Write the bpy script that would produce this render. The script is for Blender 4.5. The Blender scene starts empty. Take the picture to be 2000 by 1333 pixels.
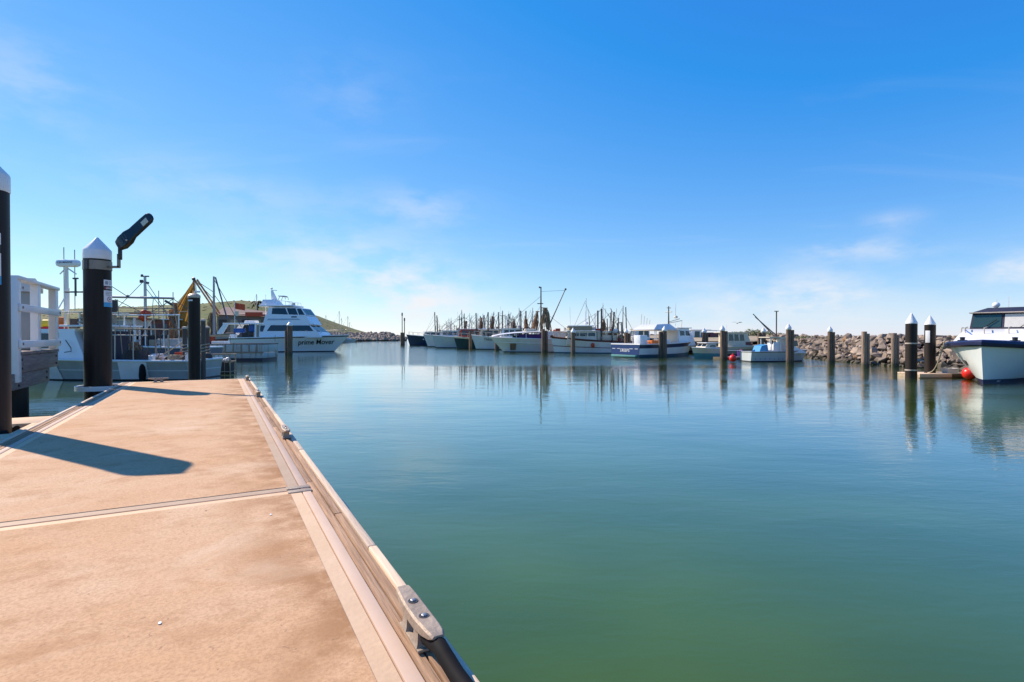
import bpy, bmesh, math, random
from mathutils import Vector, Matrix
R = math.radians
rnd = random.Random(7)
sc = bpy.context.scene
# ------------------------------------------------------------------ camera
F = 1059.0; HZ = 657.0; HW = 1.70          # focal length in photo pixels, horizon row, eye height over water
cam_d = bpy.data.cameras.new('camera'); cam = bpy.data.objects.new('camera', cam_d)
sc.collection.objects.link(cam); sc.camera = cam
cam_d.sensor_width = 36; cam_d.lens = 36*F/2000; cam_d.clip_start = .05; cam_d.clip_end = 9000
cam.location = (0, 0, HW); cam.rotation_euler = (R(90)-math.atan((666.5-HZ)/F), 0, 0)
# ------------------------------------------------------------------ sky, sun, exposure
SUN_EL, SUN_AZ = R(38.7), R(-60.4)         # azimuth from +Y towards +X
w = bpy.data.worlds.new('World'); sc.world = w; w.use_nodes = True
def build_world():
    nt = w.node_tree; N = nt.nodes; L = nt.links; N.clear()
    def nd(t, **k):
        n = N.new(t)
        for a, b in k.items(): setattr(n, a, b)
        return n
    def mth(op, a, b=None, c=None, clamp=False):
        n = nd('ShaderNodeMath', operation=op, use_clamp=clamp)
        for i, v in enumerate((a, b, c)):
            if v is None: continue
            if isinstance(v, (int, float)): n.inputs[i].default_value = v
            else: L.new(v, n.inputs[i])
        return n.outputs[0]
    sky = nd('ShaderNodeTexSky', sky_type='NISHITA', sun_disc=False, sun_elevation=SUN_EL, sun_rotation=SUN_AZ)
    sky.altitude = 0; sky.air_density = 1.0; sky.dust_density = 0; sky.ozone_density = 6.0
    # the photograph's vivid rendering of the blue, applied evenly to the whole sky
    sx = nd('ShaderNodeSeparateColor'); L.new(sky.outputs[0], sx.inputs[0]); cs = nd('ShaderNodeCombineColor')
    for i, (gain, ex, lo) in enumerate(((1.42, .85, .85), (1.24, .88, 0), (3.68, .38, 0))):
        L.new(mth('MULTIPLY', mth('POWER', mth('MAXIMUM', mth('SUBTRACT', sx.outputs[i], lo), .13), ex), gain), cs.inputs[i])
    tc = nd('ShaderNodeTexCoord'); vec = tc.outputs['Generated']
    sp = nd('ShaderNodeSeparateXYZ'); L.new(vec, sp.inputs[0])
    zz = mth('ADD', mth('MAXIMUM', sp.outputs[2], 0.0), .12)
    cx = mth('DIVIDE', sp.outputs[0], zz); cy = mth('DIVIDE', sp.outputs[1], zz)
    cb = nd('ShaderNodeCombineXYZ'); L.new(cx, cb.inputs[0]); L.new(cy, cb.inputs[1])
    mp = nd('ShaderNodeMapping'); mp.inputs['Rotation'].default_value = (0, 0, R(-35)); mp.inputs['Scale'].default_value = (.55, 1.5, 1)
    L.new(cb.outputs[0], mp.inputs[0])
    n1 = nd('ShaderNodeTexNoise'); n1.inputs['Scale'].default_value = 1.1; n1.inputs['Detail'].default_value = 4; n1.inputs['Roughness'].default_value = .58; n1.inputs['Distortion'].default_value = .5
    L.new(mp.outputs[0], n1.inputs['Vector'])
    n2 = nd('ShaderNodeTexNoise'); n2.inputs['Scale'].default_value = 9; n2.inputs['Detail'].default_value = 4; n2.inputs['Roughness'].default_value = .6
    m2 = nd('ShaderNodeMapping'); m2.inputs['Scale'].default_value = (1, 1, 2.6); L.new(vec, m2.inputs[0]); L.new(m2.outputs[0], n2.inputs['Vector'])
    thin = nd('ShaderNodeMapRange', interpolation_type='SMOOTHSTEP'); thin.inputs[1].default_value = .56; thin.inputs[2].default_value = .9; thin.inputs[4].default_value = .2
    L.new(n1.outputs[0], thin.inputs[0])
    total = thin.outputs[0]
    edge = nd('ShaderNodeMapRange', interpolation_type='SMOOTHSTEP'); edge.inputs[1].default_value = .30; edge.inputs[2].default_value = .68
    L.new(n2.outputs[0], edge.inputs[0])
    # soft cloud banks, each a patch of sky round a direction
    banks = [(770, 565, .115, .052, .75), (600, 500, .16, .045, .42), (850, 600, .10, .05, .5), (1500, 590, .15, .045, .62), (1600, 572, .06, .03, .4), (1650, 487, .07, .016, .42), (1770, 490, .04, .012, .3),
             (1740, 433, .035, .014, .32), (30, 160, .09, .06, .24), (400, 370, .2, .03, .22), (820, 410, .09, .035, .3), (1990, 525, .05, .02, .6), (680, 190, .08, .05, .12),
             (2700, 520, .25, .05, .6), (-700, 480, .25, .06, .5), (1000, 640, .5, .03, .25)]
    for (u, v, a, b, s) in banks:
        d = Vector(((u-1000)/F, 1, (HZ-v)/F)).normalized()
        ax = Vector((d.y, -d.x, 0)).normalized(); up = Vector((0, 0, 1))
        def dot(vv, k):
            n = nd('ShaderNodeVectorMath', operation='DOT_PRODUCT'); L.new(vec, n.inputs[0]); n.inputs[1].default_value = vv
            return mth('DIVIDE', mth('SUBTRACT', n.outputs['Value'], Vector(vv).dot(d)), k)
        e = mth('ADD', mth('POWER', dot(ax, a), 2), mth('POWER', dot(up, b), 2))
        g = mth('EXPONENT', mth('MULTIPLY', e, -1))
        fr = nd('ShaderNodeVectorMath', operation='DOT_PRODUCT'); L.new(vec, fr.inputs[0]); fr.inputs[1].default_value = d
        g = mth('MULTIPLY', g, mth('GREATER_THAN', fr.outputs['Value'], 0))
        total = mth('ADD', total, mth('MULTIPLY', mth('MULTIPLY', g, s), edge.outputs[0]))
    total = mth('MINIMUM', total, .92)
    mix = nd('ShaderNodeMix', data_type='RGBA'); L.new(total, mix.inputs['Factor']); L.new(cs.outputs[0], mix.inputs['A'])
    mix.inputs['B'].default_value = (SKY_CLOUD, SKY_CLOUD*1.01, SKY_CLOUD*1.05, 1)
    bg = nd('ShaderNodeBackground'); bg.inputs[1].default_value = SKY_STR
    L.new(mix.outputs['Result'], bg.inputs[0])
    out = nd('ShaderNodeOutputWorld'); L.new(bg.outputs[0], out.inputs[0])
SKY_STR = .10; SKY_CLOUD = 6.6
build_world()
sun_d = bpy.data.lights.new('sun', 'SUN'); sun_d.energy = 5.0; sun_d.angle = R(.55); sun_d.color = (1, .87, .72)
sun = bpy.data.objects.new('sun', sun_d); sc.collection.objects.link(sun)
SUN_DIR = Vector((math.sin(SUN_AZ)*math.cos(SUN_EL), math.cos(SUN_AZ)*math.cos(SUN_EL), math.sin(SUN_EL)))
sun.rotation_euler = SUN_DIR.to_track_quat('Z', 'Y').to_euler(); sun.location = SUN_DIR*60
sc.view_settings.view_transform = 'Standard'; sc.view_settings.look = 'None'; sc.view_settings.gamma = 1
sc.view_settings.use_curve_mapping = False; sc.view_settings.exposure = .45
sc.render.engine = 'CYCLES'; sc.render.resolution_x = 1024; sc.render.resolution_y = 682
# ------------------------------------------------------------------ helpers
COL = sc.collection
def P(u, v, h=0.0):
    """photo pixel -> point on the level plane at height h"""
    y = (HW-h)*F/(v-HZ); return Vector(((u-1000)/F*y, y, h))
def Q(u, v, y):
    """photo pixel -> point at depth y"""
    return Vector(((u-1000)/F*y, y, HW-(v-HZ)/F*y))
TH = math.atan((1000-426)/F)
DS = Vector((-math.sin(TH), math.cos(TH), 0)); DN = Vector((math.cos(TH), math.sin(TH), 0))
def SN(s, n, z=0.0): return DS*s + DN*n + Vector((0, 0, z))
M = {}
def mat(name, col, rough=.6, metal=0., var=.0, scale=6., bump=0., bscale=None, tint=None, stretch=(1,1,1), spec=.5, objvar=0., detail=5):
    m = bpy.data.materials.new(name); m.use_nodes = True; M[name] = m
    nt = m.node_tree; b = nt.nodes['Principled BSDF']; L = nt.links
    b.inputs['Roughness'].default_value = rough; b.inputs['Metallic'].default_value = metal
    b.inputs['Specular IOR Level'].default_value = spec
    b.inputs['Base Color'].default_value = (*col, 1)
    tc = nt.nodes.new('ShaderNodeTexCoord'); mp = nt.nodes.new('ShaderNodeMapping'); mp.inputs['Scale'].default_value = stretch
    L.new(tc.outputs['Object'], mp.inputs[0])
    out = None
    if var > 0:
        n = nt.nodes.new('ShaderNodeTexNoise'); n.inputs['Scale'].default_value = scale; n.inputs['Detail'].default_value = detail; n.inputs['Roughness'].default_value = .62
        L.new(mp.outputs[0], n.inputs['Vector'])
        r = nt.nodes.new('ShaderNodeMapRange'); r.inputs[1].default_value = .3; r.inputs[2].default_value = .72; L.new(n.outputs[0], r.inputs[0])
        mx = nt.nodes.new('ShaderNodeMix'); mx.data_type = 'RGBA'
        t = tint or tuple(c*.45 for c in col)
        mx.inputs['A'].default_value = (*[a+(b_-a)*var for a, b_ in zip(col, t)], 1); mx.inputs['B'].default_value = (*col, 1)
        L.new(r.outputs[0], mx.inputs['Factor']); out = mx.outputs['Result']
    if objvar > 0:
        oi = nt.nodes.new('ShaderNodeObjectInfo'); r2 = nt.nodes.new('ShaderNodeMapRange'); r2.inputs[3].default_value = 1-objvar; r2.inputs[4].default_value = 1+objvar
        L.new(oi.outputs['Random'], r2.inputs[0]); hv = nt.nodes.new('ShaderNodeHueSaturation'); L.new(r2.outputs[0], hv.inputs['Value'])
        if out: L.new(out, hv.inputs['Color'])
        else: hv.inputs['Color'].default_value = (*col, 1)
        out = hv.outputs[0]
    if out: L.new(out, b.inputs['Base Color'])
    if bump > 0:
        n = nt.nodes.new('ShaderNodeTexNoise'); n.inputs['Scale'].default_value = bscale or scale*3; n.inputs['Detail'].default_value = 5
        L.new(mp.outputs[0], n.inputs['Vector']); bp = nt.nodes.new('ShaderNodeBump'); bp.inputs['Strength'].default_value = bump; bp.inputs['Distance'].default_value = .02
        L.new(n.outputs[0], bp.inputs['Height']); L.new(bp.outputs[0], b.inputs['Normal'])
    return m
class MB:
    def __init__(s): s.v = []; s.f = []
    def add(s, vs, fs):
        o = len(s.v); s.v += [Vector(v) for v in vs]; s.f += [[i+o for i in f] for f in fs]; return s
    def box(s, c, size, rz=0, bev=0, rot=None):
        bm = bmesh.new(); bmesh.ops.create_cube(bm, size=1)
        for v in bm.verts: v.co = Vector((v.co.x*size[0], v.co.y*size[1], v.co.z*size[2]))
        if bev > 0: bmesh.ops.bevel(bm, geom=bm.edges[:], offset=bev, segments=2, affect='EDGES', profile=.5)
        m = Matrix.Translation(Vector(c)) @ (rot if rot is not None else Matrix.Rotation(rz, 4, 'Z'))
        bm.verts.index_update()
        s.add([m @ v.co for v in bm.verts], [[v.index for v in f.verts] for f in bm.faces]); bm.free(); return s
    def span(s, a, b, bev=0):
        a = Vector(a); b = Vector(b); return s.box((a+b)/2, [abs(x) for x in (b-a)], 0, bev)
    def cyl(s, a, b, r0, r1=None, n=12, cap=True):
        a = Vector(a); b = Vector(b); r1 = r0 if r1 is None else r1
        d = (b-a).normalized(); x = d.orthogonal().normalized(); y = d.cross(x)
        vs = []
        for p, r in ((a, r0), (b, r1)):
            for i in range(n):
                t = 2*math.pi*i/n; vs.append(p + (x*math.cos(t)+y*math.sin(t))*r)
        fs = [[i, (i+1) % n, n+(i+1) % n, n+i] for i in range(n)]
        if cap: fs += [list(range(n))[::-1], list(range(n, 2*n))]
        return s.add(vs, fs)
    def tube(s, pts, r, n=6):
        pts = [Vector(p) for p in pts]; k = len(pts); vs = []
        up = None
        for i, p in enumerate(pts):
            d = (pts[min(i+1, k-1)]-pts[max(i-1, 0)]).normalized()
            x = d.orthogonal().normalized() if up is None else (up - d*up.dot(d)).normalized()
            up = x; y = d.cross(x); rr = r[i] if isinstance(r, (list, tuple)) else r
            for j in range(n):
                t = 2*math.pi*j/n; vs.append(p+(x*math.cos(t)+y*math.sin(t))*rr)
        fs = [[i*n+j, i*n+(j+1) % n, (i+1)*n+(j+1) % n, (i+1)*n+j] for i in range(k-1) for j in range(n)]
        fs += [list(range(n))[::-1], list(range((k-1)*n, k*n))]
        return s.add(vs, fs)
    def lathe(s, prof, n=24, c=(0, 0, 0)):
        c = Vector(c); vs = []; fs = []
        for r, z in prof:
            for j in range(n):
                t = 2*math.pi*j/n; vs.append(c+Vector((r*math.cos(t), r*math.sin(t), z)))
        for i in range(len(prof)-1):
            for j in range(n): fs.append([i*n+j, i*n+(j+1) % n, (i+1)*n+(j+1) % n, (i+1)*n+j])
        fs += [list(range(n))[::-1], list(range((len(prof)-1)*n, len(prof)*n))]
        return s.add(vs, fs)
    def ball(s, c, r, sub=2, sq=(1, 1, 1)):
        bm = bmesh.new(); bmesh.ops.create_icosphere(bm, subdivisions=sub, radius=r); bm.verts.index_update(); c = Vector(c)
        s.add([c+Vector((v.co.x*sq[0], v.co.y*sq[1], v.co.z*sq[2])) for v in bm.verts], [[v.index for v in f.verts] for f in bm.faces]); bm.free(); return s
    def prism(s, poly, off):
        """closed polygon of 3-D points, extruded by vector off"""
        n = len(poly); off = Vector(off); vs = [Vector(p) for p in poly]; vs += [p+off for p in vs]
        return s.add(vs, [list(range(n))[::-1], list(range(n, 2*n))]+[[i, (i+1) % n, n+(i+1) % n, n+i] for i in range(n)])
    def grid(s, rows):
        n = len(rows[0]); vs = [p for r in rows for p in r]
        return s.add(vs, [[i*n+j, i*n+j+1, (i+1)*n+j+1, (i+1)*n+j] for i in range(len(rows)-1) for j in range(n-1)])
    def mesh(s, name, m=None, ang=35, smooth=True):
        me = bpy.data.meshes.new(name); me.from_pydata(s.v, [], s.f)
        if m: me.materials.append(M[m])
        bm = bmesh.new(); bm.from_mesh(me); bmesh.ops.recalc_face_normals(bm, faces=bm.faces[:]); bm.to_mesh(me); bm.free()
        if smooth: me.shade_smooth(); me.set_sharp_from_angle(angle=R(ang))
        return me
    def build(s, name, m, parent=None, ang=35, smooth=True, **k):
        return link(name, s.mesh(name, m, ang, smooth), parent, **k)
def link(name, data, parent=None, label=None, cat=None, group=None, kind=None):
    o = bpy.data.objects.new(name, data); COL.objects.link(o); o.parent = parent
    tag(o, label, cat, group, kind); return o
def tag(o, label=None, cat=None, group=None, kind=None):
    if label: o['label'] = label
    if cat: o['category'] = cat
    if group: o['group'] = group
    if kind: o['kind'] = kind
def thing(name, label, cat, loc=(0, 0, 0), rz=0., group=None):
    o = link(name, None, None, label, cat, group); o.location = loc; o.rotation_euler = (0, 0, rz); o.empty_display_size = .3; return o
def text(s, size, name, m, parent, shear=0., fit=None, align='CENTER', extrude=.004):
    """writing as a mesh in its local XY plane; fit(x, y) -> 3-D place"""
    cu = bpy.data.curves.new('lettering', 'FONT'); cu.body = s; cu.size = size; cu.align_x = align; cu.align_y = 'CENTER'; cu.shear = shear; cu.extrude = 0 if fit else extrude; cu.resolution_u = 3
    cu.offset = size*.012
    to = bpy.data.objects.new('lettering', cu); COL.objects.link(to)
    dg = bpy.context.evaluated_depsgraph_get(); me = bpy.data.meshes.new_from_object(to.evaluated_get(dg))
    bpy.data.objects.remove(to); bpy.data.curves.remove(cu)
    if fit:
        for v in me.vertices: v.co = fit(v.co.x, v.co.y)
    me.name = name; me.materials.clear(); me.materials.append(M[m])
    return link(name, me, parent)
# ------------------------------------------------------------------ materials
mat('white_paint', (.80, .79, .78), .35, var=.25, scale=3, tint=(.6, .57, .52))
mat('white_gloss', (.82, .82, .82), .18, var=.12, scale=1.2, tint=(.7, .68, .64))
mat('hull_white', (.74, .74, .73), .3, var=.4, scale=1.6, tint=(.5, .46, .4), stretch=(1, 1, .35))
mat('hull_grey', (.36, .38, .37), .45, var=.5, scale=2, tint=(.2, .2, .18), stretch=(1, 1, .4))
mat('hull_pale', (.52, .57, .58), .4, var=.4, scale=2, tint=(.4, .38, .33), stretch=(1, 1, .3))
mat('hull_navy', (.012, .03, .085), .3, var=.4, scale=2)
mat('hull_teal', (.01, .045, .06), .3, var=.4, scale=2)
mat('hull_blue', (.015, .045, .17), .3, var=.3, scale=2)
mat('band_aqua', (.10, .30, .30), .4, var=.3, scale=3)
mat('band_teal', (.02, .09, .14), .4, var=.3, scale=3)
mat('maroon', (.16, .03, .035), .4, var=.3, scale=3)
mat('red_brown', (.13, .035, .025), .55, var=.5, scale=4)
mat('cabin_red', (.22, .055, .03), .6, var=.5, scale=4)
mat('cream', (.70, .62, .47), .4, var=.25, scale=3)
mat('antifoul', (.02, .02, .03), .5, var=.3, scale=4)
mat('black_rubber', (.008, .007, .008), .75, spec=.15, var=.3, scale=5)
mat('black_sleeve', (.011, .009, .009), .5, var=.6, scale=2.5, tint=(.05, .034, .026), stretch=(3, 3, .15), spec=.2)
mat('navy_tube', (.012, .014, .06), .35, var=.2, scale=5)
mat('navy_canvas', (.02, .022, .045), .7, var=.3, scale=6)
mat('purple', (.08, .03, .22), .5); mat('pink', (.5, .06, .2), .5); mat('yellow', (.75, .5, .03), .5, var=.2); mat('orange', (.7, .18, .02), .5, var=.3)
mat('orange_red', (.65, .07, .02), .6, var=.4); mat('red_float', (.72, .018, .012), .35, var=.15, scale=3); mat('blue_plastic', (.05, .28, .55), .45, var=.15); mat('tarp_blue', (.03, .12, .42), .6, var=.2)
mat('grey_metal', (.42, .42, .43), .4, .7, var=.3, scale=5); mat('dark_metal', (.09, .085, .085), .5, .4, var=.3, scale=5)
mat('cleat_alu', (.42, .33, .25), .6, .25, var=.6, scale=14, tint=(.2, .15, .11), bump=.25); mat('alu', (.56, .47, .38), .5, .25, var=.25, scale=9, bump=.1); mat('pole_dark', (.09, .07, .06), .6, var=.4, scale=3)
mat('band_steel', (.30, .25, .20), .5, .6, var=.4, scale=5)
mat('glass_dark', (.012, .014, .018), .06, spec=.8); mat('glass_green', (.03, .06, .055), .06, spec=.8); mat('glass_pale', (.25, .27, .27), .1, spec=.8); mat('curtain', (.62, .60, .55), .5, var=.2, scale=8)
mat('rope', (.50, .42, .32), .85, var=.5, scale=30); mat('rope_dark', (.05, .045, .05), .8); mat('wire', (.16, .15, .15), .5, .5)
mat('net_brown', (.56, .38, .23), .95, var=.75, scale=7, bump=.9, bscale=18, tint=(.09, .06, .04)); mat('net_green', (.44, .34, .21), .95, var=.7, scale=7, bump=.9, bscale=18, tint=(.06, .05, .035))
def see_through(name, col, k, gaps):
    nt = M[name].node_tree; b = nt.nodes['Principled BSDF']; out = nt.nodes['Material Output']
    tr = nt.nodes.new('ShaderNodeBsdfTranslucent'); tr.inputs[0].default_value = (*col, 1); mx = nt.nodes.new('ShaderNodeMixShader'); mx.inputs[0].default_value = k
    nt.links.new(b.outputs[0], mx.inputs[1]); nt.links.new(tr.outputs[0], mx.inputs[2])
    tc = nt.nodes.new('ShaderNodeTexCoord'); n = nt.nodes.new('ShaderNodeTexNoise'); n.inputs['Scale'].default_value = 5; n.inputs['Detail'].default_value = 4; nt.links.new(tc.outputs['Object'], n.inputs['Vector'])
    r = nt.nodes.new('ShaderNodeMapRange'); r.inputs[1].default_value = .55; r.inputs[2].default_value = .7; r.inputs[4].default_value = gaps; nt.links.new(n.outputs[0], r.inputs[0])
    tp = nt.nodes.new('ShaderNodeBsdfTransparent'); m2 = nt.nodes.new('ShaderNodeMixShader'); nt.links.new(r.outputs[0], m2.inputs[0]); nt.links.new(mx.outputs[0], m2.inputs[1]); nt.links.new(tp.outputs[0], m2.inputs[2]); nt.links.new(m2.outputs[0], out.inputs[0])
see_through('net_brown', (.6, .36, .18), .45, .5); see_through('net_green', (.45, .34, .18), .4, .5)
mat('deck_paint', (.5, .46, .4), .7, var=.5, scale=5); mat('clutter_tan', (.42, .33, .22), .8, var=.6, scale=6); mat('clutter_dark', (.06, .05, .045), .8, var=.4, scale=6)
mat('timber_wharf', (.27, .22, .20), .8, var=.7, scale=5, tint=(.10, .075, .07), stretch=(6, .7, 6), bump=.5, bscale=14)
mat('timber_pile', (.25, .155, .10), .85, var=.85, scale=3, tint=(.06, .038, .028), stretch=(5, 5, .5), bump=.8, bscale=9, objvar=.15)
mat('bleached_timber', (.40, .27, .19), .85, var=.8, scale=3, tint=(.11, .07, .05), stretch=(5, 5, .5), bump=.8, bscale=9)
mat('timber_waler', (.52, .33, .20), .8, var=.75, scale=5, tint=(.22, .12, .07), spec=.15, stretch=(9, .35, 9), bump=.5, bscale=12, objvar=.12)
mat('timber_edge', (.76, .59, .43), .7, var=.5, scale=6, tint=(.45, .30, .19), spec=.2, stretch=(8, .4, 8), bump=.3, bscale=12, objvar=.05)
mat('strip_grey', (.60, .44, .33), .65, var=.35, scale=5, tint=(.44, .29, .20), spec=.2, stretch=(2, .6, 1))
mat('concrete_edge', (.72, .51, .33), .75, var=.5, scale=5, tint=(.58, .38, .22), spec=.15, bump=.12, bscale=40)
mat('fleck_white', (.8, .8, .78), .7); mat('joint_black', (.02, .017, .015), .8)
mat('sign_white', (.75, .74, .74), .4); mat('sign_black', (.02, .018, .02), .4); mat('sign_red', (.45, .02, .05), .4); mat('sign_blue', (.04, .32, .60), .4); mat('sign_grey', (.3, .3, .33), .4); mat('sign_green', (.25, .42, .30), .4)
mat('lamp_black', (.016, .015, .016), .4, var=.3, scale=12); mat('lamp_lens', (.62, .55, .38), .25)
mat('rock_grey', (.36, .28, .21), .9, var=.7, scale=2.2, tint=(.15, .11, .085), bump=.7, bscale=7, objvar=.38)
mat('rock_orange', (.42, .25, .13), .9, var=.6, scale=2.2, tint=(.2, .12, .07), bump=.7, bscale=7)
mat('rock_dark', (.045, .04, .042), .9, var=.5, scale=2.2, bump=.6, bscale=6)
mat('shed_roof', (.30, .20, .16), .8, var=.4, scale=2); mat('shed_wall', (.20, .15, .13), .8, var=.3, scale=2)
mat('leaf_green', (.065, .10, .022), .8, var=.7, scale=.5, tint=(.10, .085, .03)); mat('palm_leaf', (.045, .06, .025), .7, var=.4); mat('trunk_brown', (.12, .085, .06), .9, var=.5, scale=6)
def deck_mat():
    m = mat('deck_concrete', (.52, .375, .265), .9, spec=.12); nt = m.node_tree; L = nt.links; b = nt.nodes['Principled BSDF']
    tc = nt.nodes.new('ShaderNodeTexCoord')
    def noise(s, det, ro, st=(1, 1, 1), dist=0):
        mp = nt.nodes.new('ShaderNodeMapping'); mp.inputs['Scale'].default_value = st; L.new(tc.outputs['Object'], mp.inputs[0])
        n = nt.nodes.new('ShaderNodeTexNoise'); n.inputs['Scale'].default_value = s; n.inputs['Detail'].default_value = det; n.inputs['Roughness'].default_value = ro; n.inputs['Distortion'].default_value = dist
        L.new(mp.outputs[0], n.inputs['Vector']); return n.outputs[0]
    def ramp(x, a, bb, lo, hi):
        r = nt.nodes.new('ShaderNodeMapRange'); r.inputs[1].default_value = a; r.inputs[2].default_value = bb; r.inputs[3].default_value = lo; r.inputs[4].default_value = hi; L.new(x, r.inputs[0]); return r.outputs[0]
    def mix(f, a, bb):
        x = nt.nodes.new('ShaderNodeMix'); x.data_type = 'RGBA'
        L.new(f, x.inputs['Factor'])
        for k, c in (('A', a), ('B', bb)):
            if isinstance(c, tuple): x.inputs[k].default_value = (*c, 1)
            else: L.new(c, x.inputs[k])
        return x.outputs['Result']
    big = noise(1.1, 6, .6, (.9, 1.2, 1), .4); mid = noise(4.2, 7, .7, (.85, 1.15, 1), .2); fine = noise(75, 4, .75, (1, 1, 1)); broom = noise(60, 3, .6, (.10, 1.6, 1), .6)
    c = mix(ramp(big, .35, .68, 0, 1), (.62, .375, .205), (.68, .455, .285))
    c = mix(ramp(mid, .50, .70, 0, .72), c, (.43, .235, .115))
    c = mix(ramp(fine, .42, .66, 0, .55), c, (.36, .20, .105))
    c = mix(ramp(broom, .5, .8, 0, .08), c, (.43, .25, .135))
    # foot-worn dirt along the long edges and near the joint
    sp = nt.nodes.new('ShaderNodeSeparateXYZ'); L.new(tc.outputs['Object'], sp.inputs[0])
    ed = ramp(sp.outputs[0], -.05, .43, 0, 1)
    mu = nt.nodes.new('ShaderNodeMath'); mu.operation = 'MULTIPLY'; L.new(ed, mu.inputs[0]); L.new(ramp(noise(3.2, 6, .68), .40, .58, 0, .95), mu.inputs[1])
    c = mix(mu.outputs[0], c, (.36, .19, .09))
    spots = noise(26, 2, .5, (1, 1, 1), .8); c = mix(ramp(spots, .69, .76, 0, .7), c, (.22, .13, .08)); c = mix(ramp(noise(.7, 4, .6, (1, 2.2, 1), .8), .56, .74, 0, .45), c, (.74, .56, .40))
    L.new(c, b.inputs['Base Color'])
    ad = nt.nodes.new('ShaderNodeMath'); ad.operation = 'ADD'; L.new(fine, ad.inputs[0]); L.new(mid, ad.inputs[1])
    bp = nt.nodes.new('ShaderNodeBump'); bp.inputs['Strength'].default_value = .4; bp.inputs['Distance'].default_value = .004
    L.new(ad.outputs[0], bp.inputs['Height']); L.new(bp.outputs[0], b.inputs['Normal'])
deck_mat()
def water_mat():
    m = mat('water', (.02, .10, .07), .02); nt = m.node_tree; L = nt.links; b = nt.nodes['Principled BSDF']
    b.inputs['IOR'].default_value = 1.33; b.inputs['Specular IOR Level'].default_value = .3; b.inputs['Roughness'].default_value = .03
    b.inputs['Base Color'].default_value = (.064, .128, .010, 1)
    b.inputs['Coat Weight'].default_value = 1; b.inputs['Coat IOR'].default_value = 1.38; b.inputs['Coat Roughness'].default_value = .03
    tc = nt.nodes.new('ShaderNodeTexCoord')
    def noise(s, det, st, ro=.5, dist=0):
        mp = nt.nodes.new('ShaderNodeMapping'); mp.inputs['Scale'].default_value = st; mp.inputs['Rotation'].default_value = (0, 0, R(8)); L.new(tc.outputs['Object'], mp.inputs[0])
        n = nt.nodes.new('ShaderNodeTexNoise'); n.inputs['Scale'].default_value = s; n.inputs['Detail'].default_value = det; n.inputs['Roughness'].default_value = ro; n.inputs['Distortion'].default_value = dist
        L.new(mp.outputs[0], n.inputs['Vector']); return n.outputs[0]
    def mth(op, a, c):
        n = nt.nodes.new('ShaderNodeMath'); n.operation = op
        for i, v in enumerate((a, c)):
            if isinstance(v, (int, float)): n.inputs[i].default_value = v
            else: L.new(v, n.inputs[i])
        return n.outputs[0]
    def ramp(x, a, bb, lo=0, hi=1):
        r = nt.nodes.new('ShaderNodeMapRange'); r.interpolation_type = 'SMOOTHSTEP'; r.inputs[1].default_value = a; r.inputs[2].default_value = bb; r.inputs[3].default_value = lo; r.inputs[4].default_value = hi; L.new(x, r.inputs[0]); return r.outputs[0]
    mxc = nt.nodes.new('ShaderNodeMix'); mxc.data_type = 'RGBA'; mxc.inputs['A'].default_value = (.043, .086, .004, 1); mxc.inputs['B'].default_value = (.066, .124, .008, 1)
    L.new(ramp(noise(.16, 3, (1, 1, 1), .5, .6), .38, .62), mxc.inputs['Factor']); L.new(mxc.outputs['Result'], b.inputs['Base Color'])
    # height fields in metres: slow swell, wavelets, fine ripples
    h = mth('ADD', mth('MULTIPLY', noise(.55, 2, (.7, 1.2, 1)), .018), mth('MULTIPLY', noise(2.2, 3, (.6, 1.5, 1), .55, .4), .0065))
    fine = mth('MULTIPLY', noise(9, 3, (.6, 1.4, 1), .6, .3), .0042)
    sp = nt.nodes.new('ShaderNodeSeparateXYZ'); L.new(tc.outputs['Object'], sp.inputs[0])
    # a breeze patch ruffles the water in front of the moored trawlers and along the rock wall
    wob = noise(.12, 3, (1, 1, 1))
    yy = mth('ADD', sp.outputs[1], mth('MULTIPLY', wob, 4.0))
    gust = mth('MULTIPLY', ramp(yy, 31.5, 37), ramp(mth('ADD', sp.outputs[0], mth('MULTIPLY', sp.outputs[1], .30)), -4, 5))
    gust2 = mth('MULTIPLY', ramp(sp.outputs[0], 3, 14), ramp(noise(.2, 3, (.5, 1.4, 1)), .40, .62, .15, .9))
    gust = mth('MAXIMUM', gust, mth('MULTIPLY', gust2, .6))
    fine = mth('MULTIPLY', fine, mth('ADD', .5, mth('MULTIPLY', gust, 8.0)))
    hh = mth('ADD', h, fine)
    bp = nt.nodes.new('ShaderNodeBump'); bp.inputs['Strength'].default_value = 1; bp.inputs['Distance'].default_value = .55
    L.new(hh, bp.inputs['Height']); L.new(bp.outputs[0], b.inputs['Normal']); L.new(bp.outputs[0], b.inputs['Coat Normal'])
water_mat()
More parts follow.
